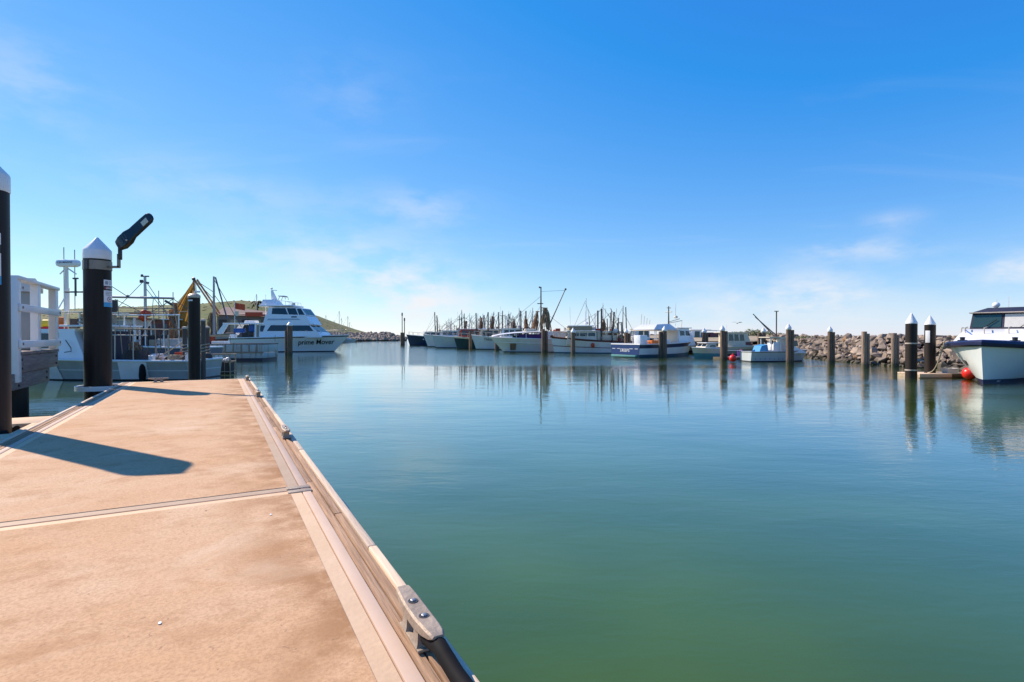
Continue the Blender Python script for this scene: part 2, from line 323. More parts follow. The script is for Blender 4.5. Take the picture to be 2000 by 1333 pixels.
def hill_mat():
    m = mat('hill_grass', (.10, .13, .02), .95, var=.95, scale=.03, tint=(.13, .105, .03), detail=10); nt = m.node_tree; L = nt.links; b = nt.nodes['Principled BSDF']; src = b.inputs['Base Color'].links[0].from_socket
    tc = nt.nodes.new('ShaderNodeTexCoord'); mp = nt.nodes.new('ShaderNodeMapping'); mp.inputs['Scale'].default_value = (1, .35, 2.5); L.new(tc.outputs['Object'], mp.inputs[0]); n = nt.nodes.new('ShaderNodeTexNoise'); n.inputs['Scale'].default_value = .35; n.inputs['Detail'].default_value = 8; n.inputs['Roughness'].default_value = .7; L.new(mp.outputs[0], n.inputs['Vector'])
    r = nt.nodes.new('ShaderNodeMapRange'); r.inputs[1].default_value = .48; r.inputs[2].default_value = .66; r.inputs[4].default_value = .8; L.new(n.outputs[0], r.inputs[0]); mx = nt.nodes.new('ShaderNodeMix'); mx.data_type = 'RGBA'; L.new(r.outputs[0], mx.inputs['Factor']); L.new(src, mx.inputs['A']); mx.inputs['B'].default_value = (.045, .065, .014, 1); L.new(mx.outputs['Result'], b.inputs['Base Color'])
hill_mat(); mat('sand', (.42, .33, .22), .95, var=.5, scale=.6, tint=(.16, .14, .06), detail=8)
def tide(name, col, top):
    nt = M[name].node_tree; L = nt.links; b = nt.nodes['Principled BSDF']; src = b.inputs['Base Color'].links[0].from_socket
    tc = nt.nodes.new('ShaderNodeTexCoord'); sp = nt.nodes.new('ShaderNodeSeparateXYZ'); L.new(tc.outputs['Object'], sp.inputs[0])
    n = nt.nodes.new('ShaderNodeTexNoise'); n.inputs['Scale'].default_value = 9; n.inputs['Detail'].default_value = 5; L.new(tc.outputs['Object'], n.inputs['Vector'])
    ad = nt.nodes.new('ShaderNodeMath'); ad.operation = 'MULTIPLY_ADD'; ad.inputs[1].default_value = .5; L.new(n.outputs[0], ad.inputs[0]); L.new(sp.outputs[2], ad.inputs[2])
    r = nt.nodes.new('ShaderNodeMapRange'); r.inputs[1].default_value = top+.25; r.inputs[2].default_value = top+.05; r.inputs[3].default_value = 0; r.inputs[4].default_value = .85; L.new(ad.outputs[0], r.inputs[0])
    mx = nt.nodes.new('ShaderNodeMix'); mx.data_type = 'RGBA'; L.new(r.outputs[0], mx.inputs['Factor']); L.new(src, mx.inputs['A']); mx.inputs['B'].default_value = (*col, 1); L.new(mx.outputs['Result'], b.inputs['Base Color'])
def wet_rock(name):
    nt = M[name].node_tree; L = nt.links; b = nt.nodes['Principled BSDF']; src = b.inputs['Base Color'].links[0].from_socket
    g = nt.nodes.new('ShaderNodeNewGeometry'); sp = nt.nodes.new('ShaderNodeSeparateXYZ'); L.new(g.outputs['Position'], sp.inputs[0])
    n = nt.nodes.new('ShaderNodeTexNoise'); n.inputs['Scale'].default_value = 1.5; L.new(g.outputs['Position'], n.inputs['Vector'])
    ad = nt.nodes.new('ShaderNodeMath'); ad.operation = 'MULTIPLY_ADD'; ad.inputs[1].default_value = .4; L.new(n.outputs[0], ad.inputs[0]); L.new(sp.outputs[2], ad.inputs[2])
    r = nt.nodes.new('ShaderNodeMapRange'); r.inputs[1].default_value = .62; r.inputs[2].default_value = .42; r.inputs[4].default_value = .8; L.new(ad.outputs[0], r.inputs[0])
    mx = nt.nodes.new('ShaderNodeMix'); mx.data_type = 'RGBA'; L.new(r.outputs[0], mx.inputs['Factor']); L.new(src, mx.inputs['A']); mx.inputs['B'].default_value = (.055, .048, .03, 1); L.new(mx.outputs['Result'], b.inputs['Base Color'])
wet_rock('rock_grey'); wet_rock('rock_orange')
tide('timber_pile', (.075, .065, .035), .35); tide('bleached_timber', (.08, .07, .04), .35); tide('black_sleeve', (.035, .032, .02), .22)
# ------------------------------------------------------------------ setting: water
def build_water():
    mb = MB(); mb.add([(-4000, -60, 0), (4000, -60, 0), (4000, 7000, 0), (-4000, 7000, 0)], [[0, 1, 2, 3]])
    mb.build('water', 'water', kind='structure', smooth=False)
build_water()
def ridge(pts, u):
    for (a, b), (c, d) in zip(pts, pts[1:]):
        if a <= u <= c: return b+(d-b)*(u-a)/(c-a)
    return pts[-1][1]
def build_hill():
    pts = [(-300, 615), (100, 607), (230, 600), (330, 597), (420, 592), (480, 588), (540, 595), (600, 616), (640, 632), (680, 644), (730, 653), (760, 658), (790, 662)]
    rows = []; D0 = 330
    prof = [(-150, 0.0), (-120, .10), (-85, .35), (-50, .66), (-22, .90), (0, 1), (40, .9), (110, .4), (180, -.02)]
    for dy, k in prof:
        row = []
        for i in range(73):
            u = -300+i*(1090/72); y = D0+dy*(1 if u < 600 else 1-(u-600)/260)
            hz = Q(u, ridge(pts, u), D0).z
            x = (u-1000)/F*D0*(1+.0*dy)
            h = -1.0+(hz+1)*k
            h += (rnd.random()-.5)*.9*k*(1 if hz > 3 else .3)
            row.append(Vector((x, y, h)))
        rows.append(row)
    MB().grid(rows).build('green_headland', 'hill_grass', kind='structure', ang=60)
    # dark bushes scattered over the slope
    mb = MB()
    for i in range(1500):
        a = rnd.randrange(1, 6); r = rows[a]; q = rows[a+1] if a < 5 else rows[a]
        j = rnd.randrange(0, 66); t = rnd.random(); p = r[j].lerp(q[j], t); s = rnd.uniform(.12, .45)
        if p.z < 2: continue
        mb.ball(p+Vector((0, 0, s*.2)), s, 1, (1.6, 1, .55))
    mb.build('hillside_scrub', 'leaf_green', label='low dark scrub dotted over the green headland', cat='scrub', kind='stuff')
build_hill()
ROCKS = []
def make_rocks():
    for k in range(10):
        bm = bmesh.new(); r2 = random.Random(100+k)
        for i in range(16):
            v = Vector((r2.gauss(0, 1), r2.gauss(0, 1), r2.gauss(0, 1))).normalized()
            bm.verts.new((v.x*r2.uniform(.85, 1.1), v.y*r2.uniform(.75, 1), v.z*r2.uniform(.6, .85)))
        bmesh.ops.convex_hull(bm, input=bm.verts[:]); me = bpy.data.meshes.new('rock'); bm.to_mesh(me); bm.free()
        bm = bmesh.new(); bm.from_mesh(me)
        for v in [v for v in bm.verts if not v.link_faces]: bm.verts.remove(v)
        bm.to_mesh(me); bm.free()
        me.materials.append(M['rock_grey']); ROCKS.append(me)
make_rocks()
def rock_stuff(mb, c, s, k):
    me = ROCKS[k % 10]; rm = Matrix.Rotation(rnd.uniform(0, 6.28), 4, 'Z') @ Matrix.Rotation(rnd.uniform(0, 3), 4, 'X')
    mb.add([Vector(c)+(rm @ v.co)*s for v in me.vertices], [list(p.vertices) for p in me.polygons])
def build_far_breakwater():
    mb = MB()
    for i in range(900):
        u = rnd.uniform(545, 792); t = rnd.random(); y = 188+t*9+(u-670)*.03
        h = .2+t*2.6*(1 if u < 760 else max(.35, (800-u)/40)); mb_s = rnd.uniform(.5, 1.05)
        rock_stuff(mb, ((u-1000)/F*y, y, h), mb_s, i)
    mb.build('far_breakwater', 'rock_grey', smooth=False, label='distant grey rock breakwater at the foot of the green headland', cat='breakwater', kind='stuff')
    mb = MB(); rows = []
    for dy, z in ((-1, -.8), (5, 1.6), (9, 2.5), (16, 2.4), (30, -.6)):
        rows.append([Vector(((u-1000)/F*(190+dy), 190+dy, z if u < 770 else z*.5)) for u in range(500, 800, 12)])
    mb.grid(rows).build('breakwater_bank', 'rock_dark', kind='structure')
build_far_breakwater()
# rock wall on the right
FOOT = [(24.5, 8), (23.5, 18), (22.6, 25), (21.5, 31), (21.7, 37), (23.2, 44), (24.2, 52), (22.5, 66), (14, 92), (0, 135)]
def foot_at(t):
    segs = [(Vector(a), Vector(b)) for a, b in zip(FOOT, FOOT[1:])]
    for a, b in segs:
        l = (b-a).length
        if t <= l: p = a+(b-a)*t/l; d = (b-a)/l; return p, Vector((d.y, -d.x))
        t -= l
    return Vector(FOOT[-1]), Vector((1, 0))
def build_rock_wall():
    root = thing('rock_breakwater', 'sloping wall of grey boulders rising from the water behind the timber piles', 'breakwater', (19, 39, 0))
    off = -Vector((19, 39, 0))
    rows = [[], [], [], [], []]; t = 0
    while t < 128:
        p, nn = foot_at(t)
        for r, (o, z) in zip(rows, ((0.3, -.9), (.75, .15), (2.2, 1.35), (3.2, 1.55), (4.6, 1.6))): r.append(Vector((p.x+nn.x*o, p.y+nn.y*o, z))+off)
        t += 2
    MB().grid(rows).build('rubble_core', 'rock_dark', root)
    rest = MB(); n = 0; lay = 8; spots = []; t = 14.0
    while t < 122:
        for k in range(lay): spots.append((t+rnd.uniform(-.15, .15)+(k % 2)*.2, k))
        t += .40 if t < 45 else .7
    for t, k in spots:
        p, nn = foot_at(t); o = .1+k*.33+rnd.uniform(-.1, .1); z = .02+k*.225+rnd.uniform(-.05, .05); s = rnd.choice((.15, .18, .21, .25, .30, .36))*rnd.uniform(.85, 1.15)
        c = Vector((p.x+nn.x*o, p.y+nn.y*o, z))+off
        if 15 < t < 34 and n < 298 and s > .19:
            o_ = link('rock', ROCKS[rnd.randrange(10)], root); o_.location = c; o_.scale = (s*rnd.uniform(.9, 1.4), s*rnd.uniform(.9, 1.2), s); o_.rotation_euler = (rnd.uniform(-.6, .6), rnd.uniform(-.6, .6), rnd.uniform(0, 6)); n += 1
            if rnd.random() < .06: o_.material_slots[0].link = 'OBJECT'; o_.material_slots[0].material = M['rock_orange']
        else: rock_stuff(rest, c, s*(1.1 if t < 45 else 1.5), rnd.randrange(10))
        for q in range(2): rock_stuff(rest, c+Vector((nn.x*.1+rnd.uniform(-.2, .2), rnd.uniform(-.25, .25), -.04)), rnd.uniform(.07, .15), rnd.randrange(10))
    rest.build('small_rocks', 'rock_grey', root, smooth=False, kind='stuff')
    # land behind the wall
    rows = []
    for o, z in ((3.0, 1.5), (4.5, 1.66), (9, 1.68), (14, 1.3), (19, -1.0)):
        r = []
        for t in range(0, 128, 4):
            p, nn = foot_at(t); r.append(Vector((p.x+nn.x*o, p.y+nn.y*o*.5, z+rnd.uniform(-.06, .06))))
        rows.append(r)
    MB().grid(rows).build('breakwater_crest_ground', 'sand', kind='structure', ang=80)
    # dark boulders along the crest, each its own
    for (u, v, y, s) in ((1664, 662, 39, .42), (1704, 665, 37, .3), (1728, 660, 36, .5), (1772, 663, 34.5, .34), (1828, 660, 32, .45), (1843, 655, 32, .35), (1640, 661, 41, .28), (1560, 657, 50, .34), (1516, 660, 54, .3)):
        p = Q(u, v, y); o = link('boulder', ROCKS[rnd.randrange(10)], None, 'dark boulder sitting on the crest of the rock wall', 'boulder', 'dark boulders along the rock wall crest')
        o.location = (p.x, p.y, 1.42+s*.35); o.scale = (s*1.25, s, s*.9); o.rotation_euler = (.2, .1, rnd.uniform(0, 6)); o.material_slots[0].link = 'OBJECT'; o.material_slots[0].material = M['rock_dark']
build_rock_wall()
def leaves(mb, c, rad, n, size):
    for i in range(n):
        v = Vector((rnd.gauss(0, 1), rnd.gauss(0, 1), rnd.gauss(0, 1))).normalized()*rnd.uniform(.55, 1.0)
        p = Vector(c)+Vector((v.x*rad[0], v.y*rad[1], abs(v.z)*rad[2])); a = Vector((rnd.gauss(0, 1), rnd.gauss(0, 1), rnd.gauss(0, .6))).normalized(); b = a.orthogonal().normalized()
        s = size*rnd.uniform(.6, 1.4); mb.add([p-a*s, p+b*s*.5, p+a*s, p-b*s*.5], [[0, 1, 2, 3]])
def build_scrub():
    mb = MB()
    for i in range(46):
        u = rnd.uniform(1372, 1570); y = rnd.uniform(56, 70)
        top = ridge([(1300, 656), (1372, 650), (1400, 648), (1440, 646), (1462, 641), (1485, 641), (1510, 647), (1540, 654), (1580, 657), (1900, 657)], u)
        h = Q(u, top, y).z-1.5; leaves(mb, ((u-1000)/F*y, y, 1.45), (rnd.uniform(.8, 1.6), .9, h*rnd.uniform(.75, 1)), 260, .10)
    for i in range(26):
        u = rnd.uniform(1570, 1870); y = rnd.uniform(42, 50); leaves(mb, ((u-1000)/F*y, y, 1.5), (rnd.uniform(.6, 1.4), .7, rnd.uniform(.12, .3)), 110, .08)
    mb.build('coastal_scrub', 'leaf_green', smooth=False, label='green coastal scrub growing behind the rock wall', cat='scrub', kind='stuff')
    rows = []
    for y, k in ((52, .0), (58, .55), (66, 1), (78, 1), (95, 0)):
        rows.append([Vector(((u-1000)/F*66*(y/66)**.2, y, 1.2+max(0, (Q(u, ridge([(1200, 657), (1372, 654), (1440, 650), (1475, 648), (1520, 653), (1580, 657), (1700, 657)], u), 66).z-1.2))*k)) for u in range(1240, 1700, 12)])
    MB().grid(rows).build('sandy_mound', 'sand', kind='structure', ang=80)
build_scrub()
#__MORE__
# ------------------------------------------------------------------ the floating pontoon
ZD = .60                                   # deck height over water
S0, S1, SJ = -1.6, 15.6, 4.14              # near end, far end, joint between the two floats
def build_pontoon():
    root = thing('floating_pontoon', 'peach concrete floating pontoon with timber edge boards', 'pontoon', (0, 0, 0), TH)
    N0, N1 = -1.85, .575
    for a, b in ((S0, SJ-.012), (SJ+.012, S1)):
        fl = MB().span((N0+.06, a, -.35), (N1-.06, b, ZD), .006).build('float_slab', 'concrete_edge', root)
        MB().span((N0+.135, a+.085, ZD-.03), (N1-.137, b-.085, ZD+.004), .0).build('deck_panel', 'deck_concrete', fl, smooth=False)
        for n0 in (N0, N1-.056): MB().span((n0, a, ZD-.22), (n0+.056, b, ZD+.002), .003).build('edge_strip', 'strip_grey', fl)
    for n in (N0+.03, N1-.03):           # steel plates over the joint
        for sg in (-1, 1):
            MB().box((n-.04*(1 if n > 0 else -1), SJ+sg*.05, ZD+.002), (.16, .062, .010), 0, .003).build('joint_plate', 'cleat_alu', root)
    MB().span((N0, SJ-.011, -.2), (N1, SJ+.011, ZD-.03)).build('joint_seal', 'joint_black', root)
    for side in (1, -1):
        for k in range(3):
            na = .581+k*.051 if side > 0 else N0-.006-(k+1)*.051
            s = S0-k*.7
            while s < S1:
                e = min(s+2.9+rnd.uniform(-.2, .2), S1)
                if e-s > .05:
                    zt = ZD+(.004 if k == 2 else -.004)+rnd.uniform(-.002, .002)
                    MB().span((na, max(s, S0)+.006, ZD-.26-(.06 if k == 2 else 0)), (na+.044, e-.006, zt), .008 if k == 2 else .004).build('edge_board', 'timber_edge' if k == 2 else 'timber_waler', root)
                s = e
    MB().span((-2.0, S1+.002, .25), (.73, S1+.06, ZD+.003), .006).build('end_board', 'timber_edge', root)
    for (s, n) in ((1.02, -1.1), (2.45, -.2), (3.62, .28), (7.6, -.55), (1.72, .36), (9.2, -1.1)):
        m = MB(); pts = [(n+math.cos(a)*.007*rnd.uniform(.6, 1.2), s+math.sin(a)*.011*rnd.uniform(.6, 1.2), ZD+.006) for a in [i*.785 for i in range(8)]]
        m.prism(pts, (0, 0, .002)); m.build('bird_dropping', 'fleck_white', root, smooth=False)
    # pile guides
    def guide(s, w):
        m = MB(); pts = []
        for i in range(25):
            a = -math.pi/2-math.pi*i/24; pts.append((-2.36+math.cos(a)*.42, s+math.sin(a)*.42))
        pts = [(-2.02, s-.42)]+pts+[(-2.02, s+.42)]
        rows = []
        for dn, z in ((0, .50), (0, .60), (.07, .60), (.07, .50), (0, .50)):
            rows.append([Vector((p[0]+( .07 if False else 0), p[1], z)) if dn == 0 else Vector((-2.36+(p[0]+2.36)*.85 if p[0] < -2.1 else p[0], s+(p[1]-s)*.85, z)) for p in pts])
        m.grid(rows); m.build('pile_guide', 'white_paint', root)
        for k in range(4):
            a = R(45+90*k); MB().cyl((-2.36+math.cos(a)*.30-.06*math.sin(a), s+math.sin(a)*.30+.06*math.cos(a), .54), (-2.36+math.cos(a)*.30+.06*math.sin(a), s+math.sin(a)*.30-.06*math.cos(a), .54), .04, n=10).build('guide_roller', 'black_rubber', root)
    guide(15.05, 0)
    s = 8.55
    for i, (a, b) in enumerate((((-2.95, s-.85), (-2.02, s-.43)), ((-2.95, s+.43), (-2.02, s+1.1)), ((-2.95, s-.428), (-2.80, s+.428)), ((-2.09, s-.428), (-2.02, s+.428)))):
        MB().span((a[0], a[1], .46), (b[0], b[1], ZD-.006), .006).build('guide_plate', 'concrete_edge', root)
    for k in range(4):
        a = R(45+90*k); MB().cyl((-2.44+math.cos(a)*.31-.06*math.sin(a), s+math.sin(a)*.31+.06*math.cos(a), .56), (-2.44+math.cos(a)*.31+.06*math.sin(a), s+math.sin(a)*.31-.06*math.cos(a), .56), .045, n=10).build('guide_roller', 'black_rubber', root)
build_pontoon()
def cleat(s, n, along, label, big=True):
    root = thing('mooring_cleat', label, 'cleat', SN(s, n, ZD+.004), TH+(0 if along else R(90)), 'aluminium mooring cleats bolted to the pontoon edge')
    L = .205
    m = MB(); rows = []
    for y, wd, z0, z1 in ((-L, .022, .088, .100), (-L*.9, .029, .080, .106), (-L*.62, .033, .066, .104), (-.055, .036, .056, .100), (.055, .036, .056, .100), (L*.62, .033, .066, .104), (L*.9, .029, .080, .106), (L, .022, .088, .100)):
        c = .007; rows.append([Vector(p) for p in ((-wd+c, y, z1), (wd-c, y, z1), (wd, y, z1-c), (wd, y, z0+c*.5), (wd-c, y, z0), (-wd+c, y, z0), (-wd, y, z0+c*.5), (-wd, y, z1-c), (-wd+c, y, z1))])
    m.grid(rows); m.add([*rows[0][:-1]], [list(range(8))]); m.add([*rows[-1][:-1]], [list(range(8))[::-1]])
    m.build('horn', 'cleat_alu', root)
    for y in (-.062, .062):
        g = MB(); rr = []
        for z, a, b in ((0.006, .040, .034), (.02, .033, .026), (.06, .030, .022)):
            rr.append([Vector((x*a, y+yy*b, z)) for x, yy in ((-1, -1), (1, -1), (1, 1), (-1, 1), (-1, -1))])
        g.grid(rr); g.build('leg', 'cleat_alu', root)
    MB().box((0, 0, .004), (.078, .22, .010), 0, .003).build('base_plate', 'cleat_alu', root)
    for y in (-.062, .062):
        MB().lathe([(.019, .1002), (.019, .1025), (.013, .1025), (.013, .1012)], 16, (0, y, 0)).build('bolt_recess', 'dark_metal', root)
        MB().lathe([(.011, .100), (.011, .106), (.008, .108), (.001, .1085)], 6, (0, y, 0)).build('bolt_head', 'grey_metal', root)
cleat(1.90, .640, True, 'aluminium mooring cleat with a black tube running on from its end')
cleat(6.36, .640, True, 'aluminium mooring cleat past the joint, on the water-side boards before the thin shadow')
cleat(10.9, .640, True, 'aluminium mooring cleat standing in the end of the thin pile shadow')
cleat(15.1, .640, True, 'aluminium mooring cleat at the far outer corner of the pontoon')
cleat(15.35, -1.25, False, 'aluminium mooring cleat lying across the far end of the pontoon')
def tubing():  # plain black tube forming the dark strip that runs on from the cleat end
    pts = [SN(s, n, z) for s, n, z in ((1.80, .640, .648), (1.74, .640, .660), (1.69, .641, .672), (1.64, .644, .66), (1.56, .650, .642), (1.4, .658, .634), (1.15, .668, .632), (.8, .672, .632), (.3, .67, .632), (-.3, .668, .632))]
    o = MB().tube(pts, .027, 12).build('black_tubing', 'black_rubber', label='black tube lying along the timber edge boards from the cleat', cat='tubing')
tubing()
# ------------------------------------------------------------------ big sleeved piles, signs, lamp
def sign(root, r, zt, a0, a1):
    """safety sign wrapped on the sleeve between angles a0..a1, top at zt (root local)"""
    H = .60; grp = MB()
    def patch(name, f0, f1, z0, z1, m, lift, par):
        rows = []
        for z in (z0, z1): rows.append([Vector((math.cos(a0+(a1-a0)*t)*(r+lift), math.sin(a0+(a1-a0)*t)*(r+lift), zt-z)) for t in [f0+(f1-f0)*i/10 for i in range(11)]])
        return MB().grid(rows).build(name, m, par)
    base = patch('safety_sign', 0, 1, 0, H, 'sign_white', .004, root)
    patch('logo', .10, .34, .03, .105, 'sign_grey', .007, base)
    for k in range(3): patch('print_line', .45, .9, .03+k*.028, .042+k*.028, 'sign_grey', .007, base)
    patch('danger_band', 0, 1, .135, .235, 'sign_black', .006, base)
    rows = []; mb = MB(); c = []
    for i in range(24):
        a = i*2*math.pi/24; t = .5+.44*math.cos(a); aa = a0+(a1-a0)*t; c.append(Vector((math.cos(aa)*(r+.008), math.sin(aa)*(r+.008), zt-.185-.04*math.sin(a))))
    mb.add(c, [list(range(24))]); mb.build('danger_oval', 'sign_red', base)
    def fit(x, y):
        aa = a0+(a1-a0)*(.5+x/.34*1.0); return Vector((math.cos(aa)*(r+.010), math.sin(aa)*(r+.010), zt-.185+y))
    text('DANGER', .058, 'lettering', 'sign_white', base, .2, fit)
    for k in range(3): patch('print_line', .12, .9, .265+k*.032, .28+k*.032, 'sign_grey', .007, base)
    for rr, m, lf in ((.062, 'sign_red', .007), (.048, 'sign_white', .009), (.02, 'sign_black', .011)):
        c = []
        for i in range(20):
            a = i*2*math.pi/20; aa = a0+(a1-a0)*.5+math.cos(a)*rr/r; c.append(Vector((math.cos(aa)*(r+lf), math.sin(aa)*(r+lf), zt-.43-rr*math.sin(a))))
        MB().add(c, [list(range(20))]).build('warning_symbol', m, base)
    patch('blue_panel', 0, 1, .50, H, 'sign_blue', .006, base); patch('green_mark', .55, .85, .53, .575, 'sign_green', .008, base)
def sleeve_pile(loc, r, zr, zs, za, label, group=None):
    root = thing('sleeved_pile', label, 'pile', (loc.x, loc.y, 0), 0, group)
    MB().lathe([(r, -1.6), (r, .4), (r, zr)], 40).build('sleeve', 'black_sleeve', root)
    MB().lathe([(r*1.015, zr-.015), (r*1.03, zr), (r*1.03, zs-.02), (r*1.0, zs), (.02, za), (.001, za)], 40).build('cap', 'white_paint', root, ang=30)
    return root
pa = SN(8.55, -2.44); pb = SN(15.05, -2.36)
RP = .258
p1 = sleeve_pile(pa, RP, 3.42, 3.62, 3.90, 'tall black sleeved pile with white cone cap, rising through the landing plate beside the pontoon')
p2 = sleeve_pile(pb, RP, 3.42, 3.62, 3.90, 'tall black sleeved pile carrying the solar lamp, held by a white hoop')
sign(p1, RP, 2.90, R(-62), R(-5)); sign(p2, RP, 2.95, R(-28), R(32))
def strap():
    z0, z1 = 3.17, 3.37
    MB().lathe([(RP+.001, z0), (RP+.012, z0), (RP+.012, z1), (RP+.001, z1)], 40).build('clamp_band', 'band_steel', p2)
    for a in (R(-100), R(-93)): MB().box((math.cos(a)*(RP+.03), math.sin(a)*(RP+.03), 3.27), (.02, .05, .2), a).build('clamp_lug', 'dark_metal', p2)
strap()
def dock_lamp():
    a = pb+Vector((RP+.01, -.02, 3.22)); root = thing('solar_lamp', 'black solar lamp angled upward on a bracket clamped to the pile', 'lamp', a)
    MB().box((.12, 0, .02), (.26, .05, .05), 0, .004).box((.225, 0, .16), (.055, .05, .30), 0, .004).build('bracket_arm', 'band_steel', root)
    MB().box((.255, 0, .33), (.06, .07, .30), 0, .01).build('mounting_socket', 'lamp_black', root)
    u = Vector((.735, 0, .68)).normalized(); wv = Vector((.66, -.30, -.70)); wv = (wv-u*wv.dot(u)).normalized(); t = u.cross(wv)   # long axis, width, thickness
    o = Vector((.25, 0, .50))
    def loc(x, y, z): return o+u*x+wv*y+t*z
    rows = []; L = .98
    for x, w0, w1, z0, z1 in ((-.06, -.10, .10, -.012, .02), (-.02, -.135, .13, -.05, .03), (.10, -.14, .20, -.085, .03), (.28, -.14, .20, -.09, .03), (.40, -.14, .14, -.05, .03), (.75, -.14, .14, -.045, .03), (L-.08, -.135, .135, -.04, .03), (L-.02, -.10, .10, -.03, .025), (L, -.05, .05, -.01, .015)):
        c = .02; rows.append([loc(x, *p) for p in ((w0+c, z1), (w1-c, z1), (w1, z1-c*.6), (w1, z0+c), (w1-c, z0), (w0+c, z0), (w0, z0+c), (w0, z1-c*.6), (w0+c, z1))])
    mb = MB().grid(rows); mb.add(rows[0][:-1], [list(range(8))]); mb.add(rows[-1][:-1], [list(range(8))]); b = mb.build('lamp_body', 'lamp_black', root)
    sgn = -1 if t.y > 0 else 1
    mb = MB(); zz = -.047 if t.y > 0 else .032
    mb.prism([loc(x, y, zz) for x, y in ((.70, -.02), (.86, -.02), (.86, .115), (.70, .115))], t*.004*sgn); mb.build('lens', 'lamp_lens', b)
    zz = -.092 if t.y > 0 else .033
    for x in (.14, .20, .26): MB().prism([loc(xx, y, zz) for xx, y in ((x, -.05), (x+.02, -.05), (x+.02, .1), (x, .1))], t*.004*sgn).build('cooling_fin', 'dark_metal', b)
    MB().ball(loc(.24, .13, zz), .022, 2).build('sensor', 'alu', b)
    MB().prism([loc(x, y, .031) for x, y in ((.02, -.12), (.90, -.12), (.90, .12), (.02, .12))], t*.004).build('solar_cell', 'glass_dark', b)
dock_lamp()
# ------------------------------------------------------------------ timber wharf head with white rail
def wharf():
    root = thing('timber_wharf', 'weathered timber wharf head on black piles with a white railing', 'wharf', SN(13.15, -3.29, -.43), TH); root.scale = (1.25,)*3   # heavy timbers; far enough off that its rail shades only the edge strip
    # local x = n (negative = away from pontoon), local y = s
    zt = 1.47
    for k in range(11):
        MB().span((-3.2, .03+k*.20, zt-.05), (.06, .03+k*.20+.185, zt+rnd.uniform(-.004, .004)), .004).build('deck_plank', 'timber_wharf', root)
    MB().span((-.10, -.02, zt-.315), (.045, 2.22, zt-.055), .008).build('edge_beam', 'timber_wharf', root)
    MB().span((-3.1, -.06, zt-.30), (-.12, .10, zt-.057), .008).build('end_beam', 'timber_wharf', root)
    MB().span((-.26, -.14, zt-.56), (.02, 1.75, zt-.32), .008).build('headstock', 'timber_wharf', root)
    MB().span((-2.6, .3, zt-.56), (-2.3, 1.75, zt-.32), .008).build('headstock', 'timber_wharf', root)
    for x, y, z in ((.046, .1, zt-.12), (.046, .1, zt-.25), (.046, 2.05, zt-.12), (.046, 2.05, zt-.25), (.021, .05, zt-.40), (.021, .05, zt-.50), (.021, 1.55, zt-.38), (.021, 1.55, zt-.48)):
        MB().cyl((x, y, z), (x+.02, y, z), .018, n=8).build('bolt', 'dark_metal', root)
    for x, y in ((-.15, .42), (-2.45, .42), (-2.45, 1.6)):
        MB().lathe([(.21, -1.6), (.20, zt-.56)], 18, (x, y, 0)).build('wharf_pile', 'black_sleeve', root)
    # railing
    def post(y, wd, z0, z1, x=0.0): return MB().span((x-.05, y-wd/2, z0), (x+.055, y+wd/2, z1), .006).build('rail_post', 'white_paint', root)
    post(-.02, .17, zt-.45, zt+1.12); post(1.02, .15, zt-.03, zt+1.07); post(2.12, .19, zt-.03, zt+1.07)
    MB().span((-.075, -.10, zt+1.07), (.075, 2.24, zt+1.125), .008).build('top_rail', 'white_paint', root)
    for z in (.06, .60): MB().span((.057, -.08, zt+z), (.095, 2.22, zt+z+.11), .006).build('rail', 'white_paint', root)
    for z in (.06, .60, 1.0): MB().span((-3.1, -.06, zt+z), (-.11, -.02, zt+z+.12), .006).build('rail', 'white_paint', root)
    MB().span((-1.75, -.10, zt-.03), (-1.6, .03, zt+1.07), .006).build('rail_post', 'white_paint', root)
    for y, z in ((-.02, zt+.95), (-.02, zt+.66), (-.02, zt+.12), (-.02, zt-.18), (-.02, zt-.38), (2.12, zt+.12), (2.12, zt+.66)):
        MB().cyl((.095, y, z), (.105, y, z), .02, n=8).build('bolt', 'band_steel', root)
    # service pedestal behind the rail
    ped = thing('service_pedestal', 'grey service pedestal with sloping top behind the white rail', 'pedestal', SN(15.3, -3.64, zt*1.25-.43+.006), TH); ped.scale = (1.1,)*3
    MB().span((-.16, -.2, 0), (.16, .2, 1.12), .015).build('cabinet', 'hull_grey', ped)
    MB().add([(-.2, -.26, 1.12), (.2, -.26, 1.12), (.2, .28, 1.12), (-.2, .28, 1.12), (-.2, -.26, 1.38), (.2, -.26, 1.38), (.2, .28, 1.24), (-.2, .28, 1.24)], [[0, 1, 2, 3], [4, 5, 6, 7], [0, 1, 5, 4], [1, 2, 6, 5], [2, 3, 7, 6], [3, 0, 4, 7]]).build('lamp_head', 'hull_pale', ped)
    MB().span((.161, -.15, .78), (.168, .15, 1.08), 0).build('door_panel', 'grey_metal', ped)
    m = MB(); m.tube([(.19, math.cos(a)*.05, .98+math.sin(a)*.04) for a in [i*.6 for i in range(11)]], .01); m.build('cable_loop', 'rope_dark', ped)
wharf()
